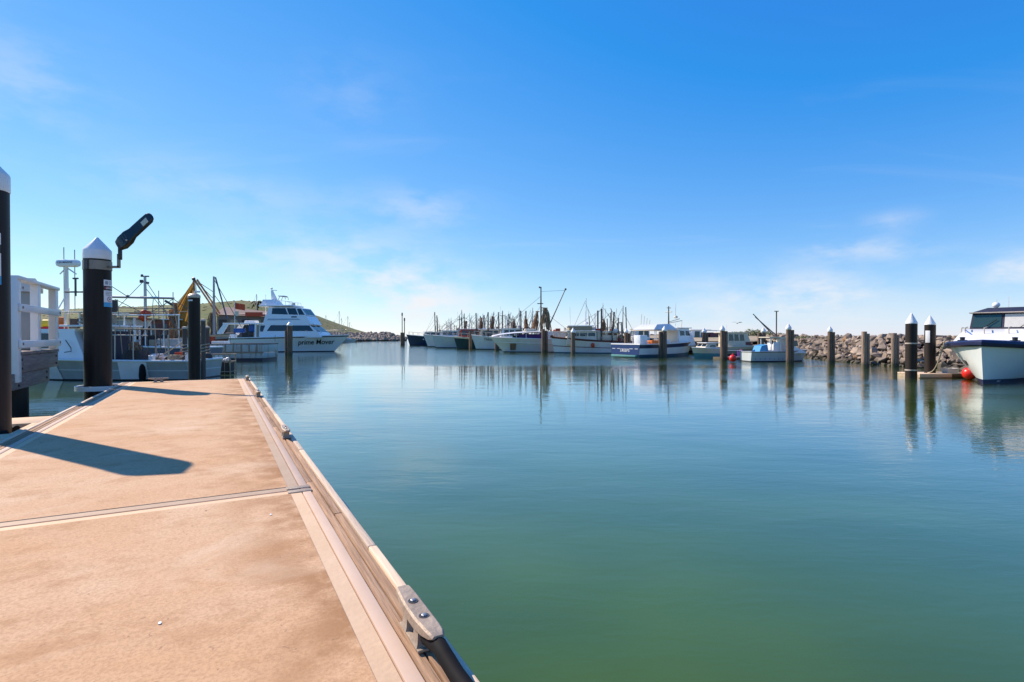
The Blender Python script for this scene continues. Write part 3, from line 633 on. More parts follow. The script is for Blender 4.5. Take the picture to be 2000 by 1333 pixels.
# slim piles beyond the pontoon end
def berth_pile():
    p = Q(379.5, 700, 19.0); root = thing('berth_pile', 'dark berth pile beyond the pontoon end topped by a small light', 'pile', (p.x, p.y, 0))
    r = .19; zt = HW+(HZ-580)/F*19
    MB().lathe([(r, -1.5), (r, zt)], 28).build('sleeve', 'black_sleeve', root)
    MB().lathe([(r*1.05, zt-.04), (r*1.05, zt+.04), (r*.7, zt+.10), (.02, zt+.12)], 28).build('cap', 'alu', root)
    MB().box((.15, -.05, zt+.17), (.16, .08, .06), .3, .01).cyl((0, 0, zt+.1), (0, 0, zt+.2), .015).build('beacon', 'white_paint', root)
    MB().box((-.02, -r-.005, zt-.14), (.16, .01, .05), 0).build('number_plate', 'sign_white', root)
berth_pile()
for u, vt, y, lab in ((361, 641, 21.5, 'slim dark mooring pole with ropes to the left of the berth pile cap'), (397, 626, 21.5, 'slim timber mooring pole close beside the white tinted pole'), (405, 640, 23.5, 'slim dark mooring pole next to the wire bait cage')):
    lab = {361: 'slim dark mooring pole tied with pale ropes to the brown trawler', 397: 'slim mooring pole with a pale capped top beside the berth pile', 405: 'slim black mooring pole standing beside the wire bait cage'}[u]
    p = Q(u, 700, y); root = thing('mooring_pole', lab, 'pole', (p.x, p.y, 0)); zt = Q(u, vt, y).z
    MB().lathe([(.085, -1.2), (.085, zt)], 14).build('shaft', 'pole_dark', root); MB().lathe([(.095, zt-.03), (.095, zt+.04), (.02, zt+.06)], 14).build('cap', 'alu', root)
    MB().tube([(math.cos(a)*.1, math.sin(a)*.1, 1.0+a*.02) for a in [i*.7 for i in range(28)]], .018).build('rope_turns', 'rope', root)
def bait_cage():
    p = P(433, 729); root = thing('bait_cage', 'white framed wire bait cage with dark mesh floating beside the pole', 'cage', (p.x, p.y, 0), R(10))
    W, D, H = .98, .8, .86
    m = MB()
    for x in (-W/2, W/2):
        for y in (-D/2, D/2): m.cyl((x, y, -.2), (x*.95, y, H), .03, n=8)
    for z in (.08, H*.62, H):
        m.tube([(-W/2, -D/2, z), (W/2, -D/2, z), (W/2, D/2, z), (-W/2, D/2, z), (-W/2, -D/2, z)], .025)
    for k in range(1, 4): m.cyl((-W/2+W*k/4, -D/2, .0), (-W/2+W*k/4, -D/2, H), .012, n=6)
    m.build('frame', 'clutter_tan', root)
    MB().span((-W/2+.05, -D/2+.05, -.15), (W/2-.05, D/2-.05, .5), .02).build('mesh_bag', 'clutter_dark', root)
    for k in range(5): MB().ball((-W/2+.17+k*.16, rnd.uniform(-.2, .1), .57+rnd.uniform(0, .06)), .11, 2).build('float', 'white_paint', root)
bait_cage()
# ------------------------------------------------------------------ boats
class Hull:
    def __init__(s, par, L, B, hs, hb, rake=1.0, sheer=2.0, wl=.86, fl=1.3, full=2.4, mid=.42, stern=.9):
        s.par, s.L, s.B, s.hs, s.hb, s.rake, s.she, s.wl, s.fl, s.full, s.mid, s.stern = par, L, B, hs, hb, rake, sheer, wl, fl, full, mid, stern
    def sheer(s, t): return s.hs+(s.hb-s.hs)*max(0, t)**s.she
    def bs(s, t):
        if t > s.mid: return s.B/2*max(0, 1-((t-s.mid)/(1-s.mid))**s.full)
        return s.B/2*(s.stern+(1-s.stern)*math.sin(t/s.mid*math.pi/2))
    def bw(s, t):
        if t > s.mid*.8: return s.B/2*s.wl*max(0, 1-((t-s.mid*.8)/(1-s.mid*.8))**(s.full*.72))
        return s.B/2*s.wl*(s.stern+(1-s.stern)*math.sin(t/s.mid*math.pi/2))
    def pt(s, t, f, side=1, off=0):
        z = f*s.sheer(t); x = -s.L/2+t*(s.L-s.rake*(1-z/s.hb))
        if f >= 0: y = s.bw(t)+(s.bs(t)-s.bw(t))*f**s.fl
        else: y = s.bw(t)*(1+f*.5)
        return Vector((x, side*(y+off), z))
    def at(s, x, z, side=1, off=.012):
        t = min(1, max(0, (x+s.L/2)/(s.L-s.rake*(1-z/s.hb)))); f = z/s.sheer(t)
        p = s.pt(t, f, side, off); return Vector((x, p.y, z))
    def band(s, f0, f1, m, name, nt=22, nf=3, proud=0):
        mb = MB(); ts = [1-(1-i/nt)**1.25 for i in range(nt+1)]
        for sd in (1, -1):
            mb.grid([[s.pt(t, f0+(f1-f0)*j/nf, sd, proud) for t in ts] for j in range(nf+1)])
        mb.grid([[s.pt(0, f0+(f1-f0)*j/nf, -1+2*i/4 if False else (1 if i else -1), proud) for i in range(2)] for j in range(nf+1)])
        return mb.build(name, m, s.par, ang=50)
    def rail(s, f, r, m, name, off=0, t0=0, t1=1, stern=True, dz=0):
        mb = MB(); ts = [t0+(t1-t0)*(1-(1-i/20)**1.2) for i in range(21)]; k = Vector((0, 0, dz))
        pts = [s.pt(t, f, 1, off)+k for t in ts]; pts2 = [s.pt(t, f, -1, off)+k for t in ts]
        if t1 == 1: mb.tube(pts+pts2[::-1][1:], r, 8)
        else: mb.tube(pts, r, 8); mb.tube(pts2, r, 8)
        if stern: mb.tube([pts[0], pts2[0]], r, 8)
        return mb.build(name, m, s.par)
    def deck(s, drop, m, name='deck'):
        rows = []
        for i in range(21):
            t = i/20; z = s.sheer(t)-drop; a = s.pt(t, 1-drop/s.sheer(t), 1); b = s.pt(t, 1-drop/s.sheer(t), -1); rows.append([a, Vector((a.x, 0, a.z+.02)), b])
        return MB().grid(rows).build(name, m, s.par)
def house(par, name, prof, w0, w1, m, yc=0):
    zs = [z for x, z in prof]; za, zb = min(zs), max(zs); n = len(prof)
    wf = lambda z: w0+(w1-w0)*(z-za)/(zb-za)
    vs = [Vector((x, yc-wf(z), z)) for x, z in prof]+[Vector((x, yc+wf(z), z)) for x, z in prof]
    o = MB().add(vs, [list(range(n))[::-1], list(range(n, 2*n))]+[[i, (i+1) % n, n+(i+1) % n, n+i] for i in range(n)]).build(name, m, par, ang=30)
    o['wf'] = 0; del o['wf']
    return o, wf
def side_win(par, poly, wf, m='glass_dark', side=(1, -1), name='window', frame=None, lift=.012):
    out = []
    for sd in side:
        if frame:
            cx = sum(x for x, z in poly)/len(poly); cz = sum(z for x, z in poly)/len(poly)
            big = [(x+(frame if x > cx else -frame), z+(frame if z > cz else -frame)) for x, z in poly]
            MB().prism([(x, sd*(wf(z)+.002), z) for x, z in big], (0, sd*.008, 0)).build('window_frame', 'alu', par, smooth=False)
        out.append(MB().prism([(x, sd*(wf(z)+.003), z) for x, z in poly], (0, sd*lift, 0)).build(name, m, par, smooth=False))
    return out
def front_win(par, a, b, spans, m='glass_dark', inset=.12, wf=None, name='windscreen_pane'):
    """panes on the sloping face between profile points a (low) and b (high)"""
    (xa, za), (xb, zb) = a, b; d = Vector((xb-xa, 0, zb-za)); nrm = Vector((d.z, 0, -d.x)).normalized()
    if xa < 0 and False: nrm = -nrm
    pa = Vector((xa, 0, za))+d*inset; pb_ = Vector((xa, 0, za))+d*(1-inset)
    for y0, y1 in spans:
        MB().prism([pa+Vector((0, y0, 0))-nrm*.01, pa+Vector((0, y1, 0))-nrm*.01, pb_+Vector((0, y1*.95, 0))-nrm*.01, pb_+Vector((0, y0*.95, 0))-nrm*.01], nrm*.025).build(name, m, par, smooth=False)
SINGLE = {'awning_post', 'roof_post', 'hard_top_post', 'rail_post', 'trawl_boom', 'aerial', 'whip_aerial', 'fishing_rod', 'boom', 'sheerleg', 'crossbar', 'wiper', 'hanging_line', 'mooring_rope', 'awning_frame_post'}
def tubes(par, name, lists, r, m, n=6):
    if name in SINGLE:                     # each post, pole or rod is a part of its own
        for pts in lists: o = MB().tube(pts, r, n).build(name, m, par)
        return o
    mb = MB()
    for pts in lists: mb.tube(pts, r, n)
    return mb.build(name, m, par)
def net(par, top, bot, r0, r1, m, seed, name='hanging_net'):
    """a hoisted net: ropey folds and loose strands gathered at the head, spreading below"""
    r = random.Random(seed); top = Vector(top); bot = Vector(bot); mb = MB(); H_ = (top-bot).length
    for q in range(18):
        a0 = r.uniform(0, 6.28); k = r.uniform(.15, 1.0); d = Vector((math.cos(a0)*k, math.sin(a0)*k*.7, 0)); t0 = r.choice((0, 0, 0, r.uniform(.1, .45))); t1 = r.uniform(.8, 1.04); ph = r.uniform(0, 6.28); pts = []; rad = []
        w = r.uniform(.03, .075) if q < 12 else .016
        for i in range(8):
            t = t0+(t1-t0)*i/7; sp = (r0+(r1-r0)*t**.75)*.85
            pts.append(top.lerp(bot, t)+d*sp+Vector((math.sin(t*6+ph)*.06, math.cos(t*5+ph)*.06, 0))); rad.append(w*(.5+.9*math.sin(math.pi*min(.9, t*.9+.1)))*r.uniform(.7, 1.3))
        mb.tube(pts, rad, 6)
    mb.tube([top+Vector((-r1*.35, 0, .02)), top+Vector((r1*.35, 0, .05))], .05, 6)
    return mb.build(name, m, par, ang=70)
def clutter(par, x0, x1, y, z, n, seed, mats=('clutter_tan', 'clutter_dark', 'white_paint', 'orange_red', 'blue_plastic', 'deck_paint')):
    r = random.Random(seed)
    for i in range(n):
        x = r.uniform(x0, x1); yy = r.uniform(-y, y); s = r.uniform(.14, .3); k = r.randrange(4); m = r.choice(mats)
        if k == 0: MB().box((x, yy, z+s*.6), (s*1.6, s*1.2, s*1.2), r.uniform(0, 3), .02).build('deck_crate', m, par)
        elif k == 1: MB().lathe([(s*.7, 0), (s*.75, s*1.6), (s*.6, s*1.6), (s*.55, s*.3)], 12, (x, yy, z)).build('tub', m, par)
        elif k == 2:
            MB().tube([(x+math.cos(a)*(s*(1-.01*i2)), yy+math.sin(a)*s, z+.05+.012*i2) for i2, a in [(q, q*.5) for q in range(30)]], .035, 5).build('coil_of_rope', 'rope', par)
        else: MB().ball((x, yy, z+s*.7), s*.8, 2, (1, 1, .8)).build('float', r.choice(('orange_red', 'white_paint', 'clutter_dark')), par)
def stem_place(u, v, heading, L, rake):
    p = P(u, v); d = Vector((math.cos(heading), math.sin(heading), 0)); return p-d*(L/2-rake)
def trawler(label, u, v, head, L, B, hs, hb, rake, bands, cabin_m='white_paint', trim='white_paint', poles=(), nets=(), mast=None, house_x=.12, seed=1, name='trawler', wheel_h=1.25, house_len=.26, roof='white_paint', whale=0):
    h = R(head); root = thing(name, label, 'fishing boat', stem_place(u, v, h, L, rake), h, 'fishing boats moored bows out')
    H = Hull(root, L, B, hs, hb, rake)
    for f0, f1, m, nm in bands: H.band(f0, f1, m, nm)
    H.rail(1, .05, trim, 'gunwale'); dk = H.deck(.32, 'deck_paint')
    zd = hs-.30; wheel_h += .22
    x1 = L*house_x+L*house_len/2; x0 = x1-L*house_len; zc = zd+wheel_h+.25
    prof = [(x0, zd), (x1+.1, zd), (x1+.02, zd+.75), (x1-.22, zc-.05), (x1-.25, zc), (x0+.05, zc)]
    cab, wf = house(root, 'wheelhouse', prof, B*.33, B*.30, cabin_m)
    n = 3; sp = (x1-x0-.5)/n
    for k in range(n):
        a = x0+.18+k*sp; side_win(cab, [(a, zd+.85), (a+sp-.12, zd+.85), (a+sp-.12, zc-.14), (a, zc-.14)], wf)
    wdt = B*.29; front_win(cab, prof[2], prof[3], [(-wdt+.02+i*wdt*2/3, -wdt-.06+(i+1)*wdt*2/3) for i in range(3)])
    MB().box(((x0+x1)/2-.1, 0, zc+.04), (x1-x0+.35, B*.68, .08), 0, .03).build('cabin_roof', roof, cab)
    tubes(root, 'bow_rail', [[H.pt(t, 1, sd)+Vector((0, -sd*.08, .55)) for t in (.62, .72, .82, .9, .96)] for sd in (1, -1)]+[[H.pt(t, 1, sd)+Vector((0, -sd*.06, 0)), H.pt(t, 1, sd)+Vector((0, -sd*.08, .55))] for sd in (1, -1) for t in (.62, .72, .82, .9, .96)], .025, 'alu')
    if mast:
        mx, mh = mast; tubes(root, 'mast', [[(mx, 0, zd), (mx, 0, mh)]], [.09, .06], 'pole_dark', 8)
        tubes(root, 'crosstree', [[(mx, -.55, mh*.78), (mx, .55, mh*.78)], [(mx-.4, 0, mh*.88), (mx+.4, 0, mh*.88)]], .035, 'pole_dark')
        tubes(root, 'stay_wire', [[(mx, 0, mh*.96), (L*.46, 0, hb)], [(mx, 0, mh*.9), (-L*.46, B*.3, hs)], [(mx, 0, mh*.9), (-L*.46, -B*.3, hs)]], .016, 'wire', 4)
        MB().lathe([(.05, mh), (.05, mh+.12), (.01, mh+.14)], 8, (mx, 0, 0)).build('mast_light', 'white_paint', root)
        tubes(root, 'aerial', [[(mx+.25, .2, zc), (mx+.3, .2, mh+.7)]], .014, 'white_paint', 4)
    for k, (px, py, ph, lean) in enumerate(poles):
        tubes(root, 'trawl_boom', [[(px, py, zd), (px+lean, py*1.12, ph)]], .085, 'pole_dark', 8)
        tubes(root, 'boom_stay', [[(px+lean, py*1.12, ph*.97), (x1-.4, 0, zc+.2)], [(px+lean, py*1.12, ph*.8), (px-.9, py*.3, zc+.3)]], .016, 'wire', 4)
    for k, (nx, ny, ztop, rr) in enumerate(nets):
        tubes(root, 'outrigger', [[(nx+.2, ny*1.2, zd), (nx-.9, ny*1.5, ztop+.35)]], [.06, .04], 'grey_metal', 6)
        if k == 1: continue
        net(root, (nx, ny, ztop-rnd.uniform(.2, .7)), (nx+rnd.uniform(-.3, .3), ny, zd+.35), rr*.55, rr*.75, 'net_brown' if k % 2 == 0 else 'net_green', seed*10+k)
    rg = random.Random(seed*7); lines = []
    for k in range(7): lines.append([(rg.uniform(-L*.35, L*.1), rg.uniform(-1.2, 1.2), rg.uniform(3.4, 4.6)), (rg.uniform(-L*.45, L*.2), rg.uniform(-1.3, 1.3), zd+rg.uniform(.2, 1.2))])
    for k in range(4):
        xm = rg.uniform(-L*.36, L*.12); hm = rg.uniform(4.3, 5.6); ym = rg.uniform(-1.2, 1.2); tubes(root, 'thin_mast', [[(xm, ym, zd), (xm+rg.uniform(-.25, .25), ym, hm)]], [.06, .03], rg.choice(('white_paint', 'alu', 'pole_dark')), 6); lines.append([(xm, ym, hm*.95), (xm+rg.uniform(1.2, 3), ym*.5, zd+.6)]); lines.append([(xm, ym, hm*.9), (xm-rg.uniform(1.0, 2), ym*.5, zd+.6)])
    tubes(root, 'rigging_line', lines, .024, 'rope', 4)
    for k in range(6):
        xk = rg.uniform(-L*.38, L*.06); yk = rg.choice((-1, 1))*rg.uniform(.6, 1.2); tubes(root, 'derrick_post', [[(xk, yk, zd), (xk+rg.uniform(-.2, .2), yk, rg.uniform(3.4, 4.7))]], .05, rg.choice(('white_paint', 'band_steel', 'pole_dark')), 6)
    tubes(root, 'awning_frame', [[(x0-.1, sd*B*.33, zd), (x0-.1, sd*B*.33, zc-.1), (-L*.3, sd*B*.33, zc-.15), (-L*.3, sd*B*.33, zd)] for sd in (1, -1)]+[[(xx, -B*.33, zc-.12), (xx, B*.33, zc-.12)] for xx in (x0-.1, -L*.12, -L*.3)], .035, 'cream')
    MB().box((x0+.2, 0, zc+.28), (.5, .7, .3), 0, .05).build('roof_locker', rg.choice(('white_paint', 'cream', 'clutter_tan')), root)
    # gallows over the stern deck
    gx = -L*.30; tubes(root, 'gallows', [[(gx, -B*.36, zd), (gx, -B*.33, zd+2.2), (gx, B*.33, zd+2.2), (gx, B*.36, zd)], [(gx-.7, -B*.36, zd), (gx, -B*.33, zd+1.7)], [(gx-.7, B*.36, zd), (gx, B*.33, zd+1.7)]], .06, 'band_steel', 8)
    clutter(root, -L*.44, x0-.1, B*.3, zd, 8, seed); clutter(root, -L*.3, x0-.1, B*.28, zc-.08, 6, seed+50, ('clutter_tan', 'white_paint', 'orange_red', 'cream', 'deck_paint'))
    MB().cyl((x0-.5, -.5, zd+.4), (x0-.5, .5, zd+.4), .25, n=14).build('net_winch', 'band_steel', root)
    fm = rnd.choice(['orange_red', 'white_paint', 'black_rubber'])
    for tf in (.55, .3): MB().ball(H.pt(tf, .62, 1, .17), .2, 2, (1, .8, 1.2)).build('fender', fm, root)
    return root, H, zd, zc, x0, x1
def bandset(top, main, foot='antifoul', a=.06, b=.86):
    return [(-.35, a, foot, 'bottom_paint'), (a, b, main, 'hull_side'), (b, 1, top, 'sheer_strake')]
HD = 184
trawler('navy blue hulled trawler, farthest of the moored row beside the lone posts', 800, 675, HD, 12, 3.9, 1.35, 2.0, .6, bandset('hull_navy', 'hull_navy'), poles=((.6, 1.2, 6.1, .1), (.4, -1.2, 5.6, .1)), nets=(), mast=None, seed=1, house_x=.1, wheel_h=.9)
trawler('white hulled trawler squeezed between the navy trawler and a pale blue one', 836, 678, HD, 11, 3.4, 1.35, 2.0, .75, bandset('hull_white', 'hull_white'), poles=((-.8, 1.1, 4.6, .3),), nets=((-1.3, .6, 4.6, .5), (.2, -.3, 4.2, .4)), mast=(-.2, 4.9), seed=2, wheel_h=1.0)
trawler('pale blue-white trawler with an orange cabin front', 851, 680, HD, 11, 3.3, 1.25, 1.85, .5, bandset('hull_pale', 'hull_pale'), cabin_m='orange_red', poles=((-.9, 1.1, 5.0, .1), (-2.0, -1.1, 4.8, 0)), nets=((-1.6, .6, 4.7, .6), (-2.6, -.5, 4.7, .55)), mast=(.9, 4.9), seed=3, house_x=.02)
trawler('dark teal hulled trawler with a cream gunwale', 893, 681.5, HD, 10.5, 3.3, 1.15, 1.65, .5, bandset('cream', 'hull_teal', b=.88), trim='cream', cabin_m='cream', poles=((.6, 1.1, 4.9, 0), (-1.0, -1.1, 5.0, .1), (-2.2, 1.0, 4.7, 0)), nets=((.0, .7, 4.6, .55), (-1.7, -.3, 4.6, .65), (-2.9, .3, 4.4, .5)), mast=(-1.4, 5.1), seed=4, house_x=.04)
t5, H5, *_ = trawler('white trawler with dark lettering on its flared bow, next to the dark teal one', 930, 683, HD, 10, 3.3, 1.2, 1.85, .6, bandset('hull_white', 'hull_white'), poles=((-1.3, 1.1, 4.9, .1), (-2.1, -1.1, 5.0, 0)), nets=((-1.9, .8, 4.5, .5), (-3.3, .2, 4.6, .6)), mast=None, seed=5, house_x=.0)
text('TARANGE', .40, 'boat_name', 'sign_black', t5, .15, lambda x, y: H5.at(2.55-x, 1.24+y+x*-.06, 1))
def big_white():
    head = R(184); L, B, rake = 9.5, 3.6, 1.5; root = thing('trawler', 'large white trawler with a covered whaleback bow, tall mast and slanting boom', 'fishing boat', stem_place(984, 688, head, L, rake), head, 'fishing boats moored bows out')
    H = Hull(root, L, B, 1.35, 1.62, rake, wl=.8)
    H.band(-.3, .05, 'antifoul', 'bottom_paint'); H.band(.05, .66, 'hull_white', 'hull_side'); H.band(.66, 1, 'hull_white', 'sheer_strake', proud=.03); H.rail(1, .05, 'white_paint', 'gunwale'); H.rail(.66, .035, 'white_paint', 'rubbing_strake', .03)
    H.deck(.2, 'deck_paint')
    # whaleback roof over the foredeck: rises aft, then a slanting side screen
    def wb(x, f): return H.at(x, 1.3, 1).y*f
    rows = []
    for x, z in ((4.55, 1.66), (3.6, 1.86), (2.2, 2.02), (.4, 2.12), (-.6, 2.14)):
        w_ = max(.1, H.at(x, 1.35, 1).y+.06); rows.append([Vector((x, sd*w_*k, z+(1-k)*.12)) for sd, k in ((-1, 1), (-1, .5), (1, 0), (1, .5), (1, 1))])
    mb = MB(); mb.grid(rows); mb.grid([[p-Vector((0, 0, .07)) for p in r] for r in rows]); mb.build('whaleback_roof', 'white_paint', root)
    for sd in (1, -1):
        yv = lambda x: sd*(H.at(x, 1.35, 1).y-.03)
        MB().prism([(-.55, yv(-.55), 2.08), (-1.2, yv(-1.2), 1.45), (-4.1, yv(-4.1), 1.36), (-4.1, yv(-4.1), 1.98), (-2.4, yv(-2.4), 2.12)], (0, sd*.03, 0)).build('side_screen', 'hull_white', root, smooth=False)
        for k, x in enumerate((3.0, 2.0, 1.0)): MB().cyl((x, yv(x), 1.4), (x, yv(x), 1.98), .03).build('stanchion', 'white_paint', root)
    MB().box((.4, 0, 1.62), (2.6, 1.8, .6), 0, .05).build('hatch_housing', 'purple', root)
    MB().box((1.9, .2, 1.55), (.8, 1.1, .4), 0, .05).build('anchor_winch', 'clutter_dark', root)
    MB().box((-2.5, 0, 2.16), (3.2, 2.8, .08), 0, .02).build('deckhouse_roof', 'white_paint', root)
    p = H.at(2.35, .55, 1, 0); m = MB(); m.prism([H.at(x, z, 1, .02) for x, z in ((2.6, .22), (2.05, .22), (2.0, .92), (2.65, .92))], (0, .03, 0)); m.build('hull_port', 'net_brown', root, smooth=False)
    text('097', .30, 'boat_number', 'sign_black', root, 0, lambda x, y: H.at(-.9-x, 1.12+y, 1, .045))
    tubes(root, 'mast', [[(-.75, 0, 1.2), (-.75, 0, 7.0)]], [.11, .06], 'pole_dark', 8)
    tubes(root, 'crosstree', [[(-.35, 0, 5.2), (-1.0, 0, 5.2)], [(-.75, -.5, 4.6), (-.75, .5, 4.6)]], .05, 'pole_dark')
    MB().ball((-.6, 0, 6.95), .11, 1).build('mast_light', 'pole_dark', root)
    net(root, (-1.15, 0, 4.7), (-1.25, .2, 2.2), .25, .95, 'net_green', 71); net(root, (-.35, .3, 4.3), (-.1, .3, 2.2), .15, .6, 'net_brown', 72)
    tubes(root, 'cargo_boom', [[(-1.4, .3, 2.4), (-3.3, .4, 6.65)]], [.07, .05], 'wire', 8); MB().ball((-3.35, .4, 6.72), .13, 1).build('boom_block', 'dark_metal', root)
    tubes(root, 'stay_wire', [[(-.75, 0, 6), (4.4, 0, 1.7)], [(-.75, 0, 6.5), (-3.3, .4, 6.6)], [(-.75, 0, 5), (1.2, 1.4, 2.1)], [(-.75, 0, 4.6), (-4.4, 1.2, 1.6)]], .018, 'wire', 4)
    MB().box((.4, 0, 2.32), (1.2, 1.0, .36), 0, .04).build('skylight', 'cream', root)
    clutter(root, -4.2, -1.5, 1.0, 2.2, 5, 5)
big_white()
def maroon_boat():
    root, H, zd, zc, x0, x1 = trawler('white fishing boat with maroon hull stripes and a raised flying bridge', 1083, 690, 180, 8.6, 3.2, 1.15, 1.66, .35, [(-.3, .07, 'band_teal', 'bottom_paint'), (.07, .42, 'hull_white', 'hull_side'), (.42, .47, 'maroon', 'hull_stripe'), (.47, .9, 'hull_white', 'hull_side'), (.9, 1, 'red_brown', 'sheer_strake')], trim='red_brown', cabin_m='cream', poles=((-.6, 1.0, 4.4, .0), ), nets=(), mast=None, seed=9, house_x=.15, house_len=.34, wheel_h=.85, name='fishing_boat')
    rows = []
    for x, w_, z in ((2.7, .8, 2.35), (2.6, .95, 2.75), (1.0, 1.0, 2.8), (.2, .95, 2.6)): rows.append([Vector((x, -w_, z)), Vector((x, 0, z+.08)), Vector((x, w_, z))])
    MB().span((.3, -.95, 2.28), (2.6, .95, 2.74), .08).build('flying_bridge', 'clutter_tan', root); MB().span((.1, -1.05, 2.66), (2.75, 1.05, 2.76), .03).build('bridge_coaming', 'white_paint', root)
    MB().ball((.75, 0, 3.0), .22, 2, (1, 1, .7)).build('radar_dome', 'white_paint', root)
    tubes(root, 'aerial', [[(2.4, .4, 2.7), (2.45, .4, 4.6)], [(.9, .3, 2.8), (.9, .3, 4.2)]], .018, 'white_paint', 4)
    tubes(root, 'bow_rail', [[(4.0, .35, 1.7), (4.15, .3, 2.2), (2.9, .85, 2.15)], [(4.0, -.35, 1.7), (4.15, -.3, 2.2), (2.9, -.85, 2.15)]], .025, 'alu')
    MB().box((4.25, 0, 1.68), (.3, .6, .22), 0, .05).build('bow_roller', 'red_brown', root)
    tubes(root, 'trawl_boom', [[(-1.7, .7, zd), (-1.9, .8, 4.1)], [(-.5, -.6, zd), (-.5, -.6, 4.3)]], .085, 'pole_dark', 8)
    net(root, (-.9, .5, 3.3), (-.9, .5, 2.0), .1, .35, 'net_brown', 55)
    MB().box((-1.2, 0, 1.75), (2.0, 1.9, .9), 0, .04).build('aft_cabin', 'cream', root)
    for k in range(3): MB().box((-2.0+k*.6, .96, 1.95), (.4, .02, .3)).build('window', 'glass_dark', root)
    clutter(root, -4.0, -.4, 1.0, 1.2, 10, 93); clutter(root, -2.0, -.3, .8, 2.2, 6, 94)
    tubes(root, 'awning_frame', [[(-4, 1.2, 1.0), (-4, 1.1, 2.1), (-2.2, 1.1, 2.15)], [(-4, -1.2, 1.0), (-4, -1.1, 2.1), (-2.2, -1.1, 2.15)]], .03, 'alu')
maroon_boat()
def blue_boat():
    hd = R(33); L, B = 8.2, 3.3; c = P(1221, 698.5); d = Vector((math.cos(hd), math.sin(hd), 0)); root = thing('work_boat', 'blue sterned white work boat with white name lettering on its transom and a forward wheelhouse', 'work boat', c+d*L/2, hd)
    H = Hull(root, L, B, 1.05, 1.35, .7, full=3.0, stern=.97, wl=.93)
    H.band(-.3, .24, 'band_teal', 'bottom_paint'); H.band(.24, .70, 'hull_white', 'hull_side'); H.band(.70, 1, 'hull_navy', 'sheer_band'); H.rail(1, .045, 'white_paint', 'gunwale')
    H.deck(.18, 'deck_paint')
    tr = MB(); yb = H.pt(0, .25).y; yt = H.pt(0, 1).y
    tr.prism([(-L/2-.02, -yb, .24), (-L/2-.02, yb, .24), (-L/2-.02, yt, 1.0), (-L/2-.02, -yt, 1.0)], (-.02, 0, 0)); tr.build('transom', 'hull_blue', root, smooth=False)
    MB().box((-L/2-.12, 0, .13), (.3, 2.7, .16), 0, .03).build('swim_board', 'band_aqua', root)
    def fit(x, y): return Vector((-L/2-.05, -x, .56+y))
    text('STEEPS', .34, 'boat_name', 'sign_white', root, .1, fit)
    for y in (-1.25, -.7, .7, 1.25): MB().box((-L/2-.045, y, .70), (.01, .34, .045)).build('stripe', 'sign_white', root)
    zd = .9
    prof = [(1.0, zd), (3.1, zd), (2.95, zd+.5), (2.35, 2.35), (1.0, 2.35)]
    cab, wf = house(root, 'wheelhouse', prof, 1.15, 1.0, 'white_gloss')
    side_win(cab, [(1.9, 1.75), (2.45, 1.75), (2.3, 2.15), (1.9, 2.15)], wf); side_win(cab, [(1.2, 1.75), (1.75, 1.75), (1.75, 2.15), (1.2, 2.15)], wf)
    front_win(cab, prof[2], prof[3], [(-.9, -.33), (-.28, .28), (.33, .9)])
    MB().box((1.7, 0, 2.39), (1.9, 2.2, .07), 0, .02).build('cabin_roof', 'white_paint', cab)
    MB().box((-.6, 0, 2.18), (3.1, 2.6, .07), 0, .02).build('awning', 'cream', root)
    tubes(root, 'awning_post', [[(x, y, zd), (x, y, 2.16)] for x in (-2.0, -.7, .8) for y in (-1.2, 1.2)], .035, 'white_paint')
    MB().add([(-2.1, -1.2, 2.24), (.7, -1.2, 2.24), (.7, 1.2, 2.24), (-2.1, 1.2, 2.24), (-1.4, -.9, 2.66), (.1, -.9, 2.72), (.1, .9, 2.72), (-1.4, .9, 2.66)], [[0, 1, 2, 3], [4, 5, 6, 7], [0, 1, 5, 4], [1, 2, 6, 5], [2, 3, 7, 6], [3, 0, 4, 7]]).build('upturned_tender', 'hull_white', root)
    MB().box((-3.35, -.95, 1.35), (.8, .7, .85), 0, .04).build('ice_bin', 'white_gloss', root); MB().box((-1.9, -.8, 1.15), (.9, .9, .42), 0, .04).build('fish_crate', 'orange', root); MB().box((-.6, -.85, 1.2), (.8, .7, .5), 0, .08).build('bait_bin', 'white_paint', root)
    clutter(root, -3.6, .6, 1.1, zd, 7, 33)
    tubes(root, 'mast', [[(1.0, 0, 2.4), (1.0, 0, 4.25)]], [.07, .04], 'pole_dark', 8); tubes(root, 'crosstree', [[(.75, 0, 4.1), (1.25, 0, 4.1)], [(1.0, -.35, 3.75), (1.0, .35, 3.75)], [(1.0, 0, 2.9), (2.4, 0, 3.2)], [(1.0, 0, 2.8), (2.7, 0, 3.05), (2.6, 0, 2.4)]], .035, 'cream')
    MB().lathe([(.16, 3.25), (.18, 3.35), (.1, 3.45)], 12, (1.9, 0, 0)).build('radar_dome', 'cream', root); tubes(root, 'aerial', [[(2.2, .3, 2.4), (2.25, .3, 4.6)], [(1.5, -.3, 2.4), (1.5, -.3, 4.2)]], .016, 'white_paint', 4)
blue_boat()
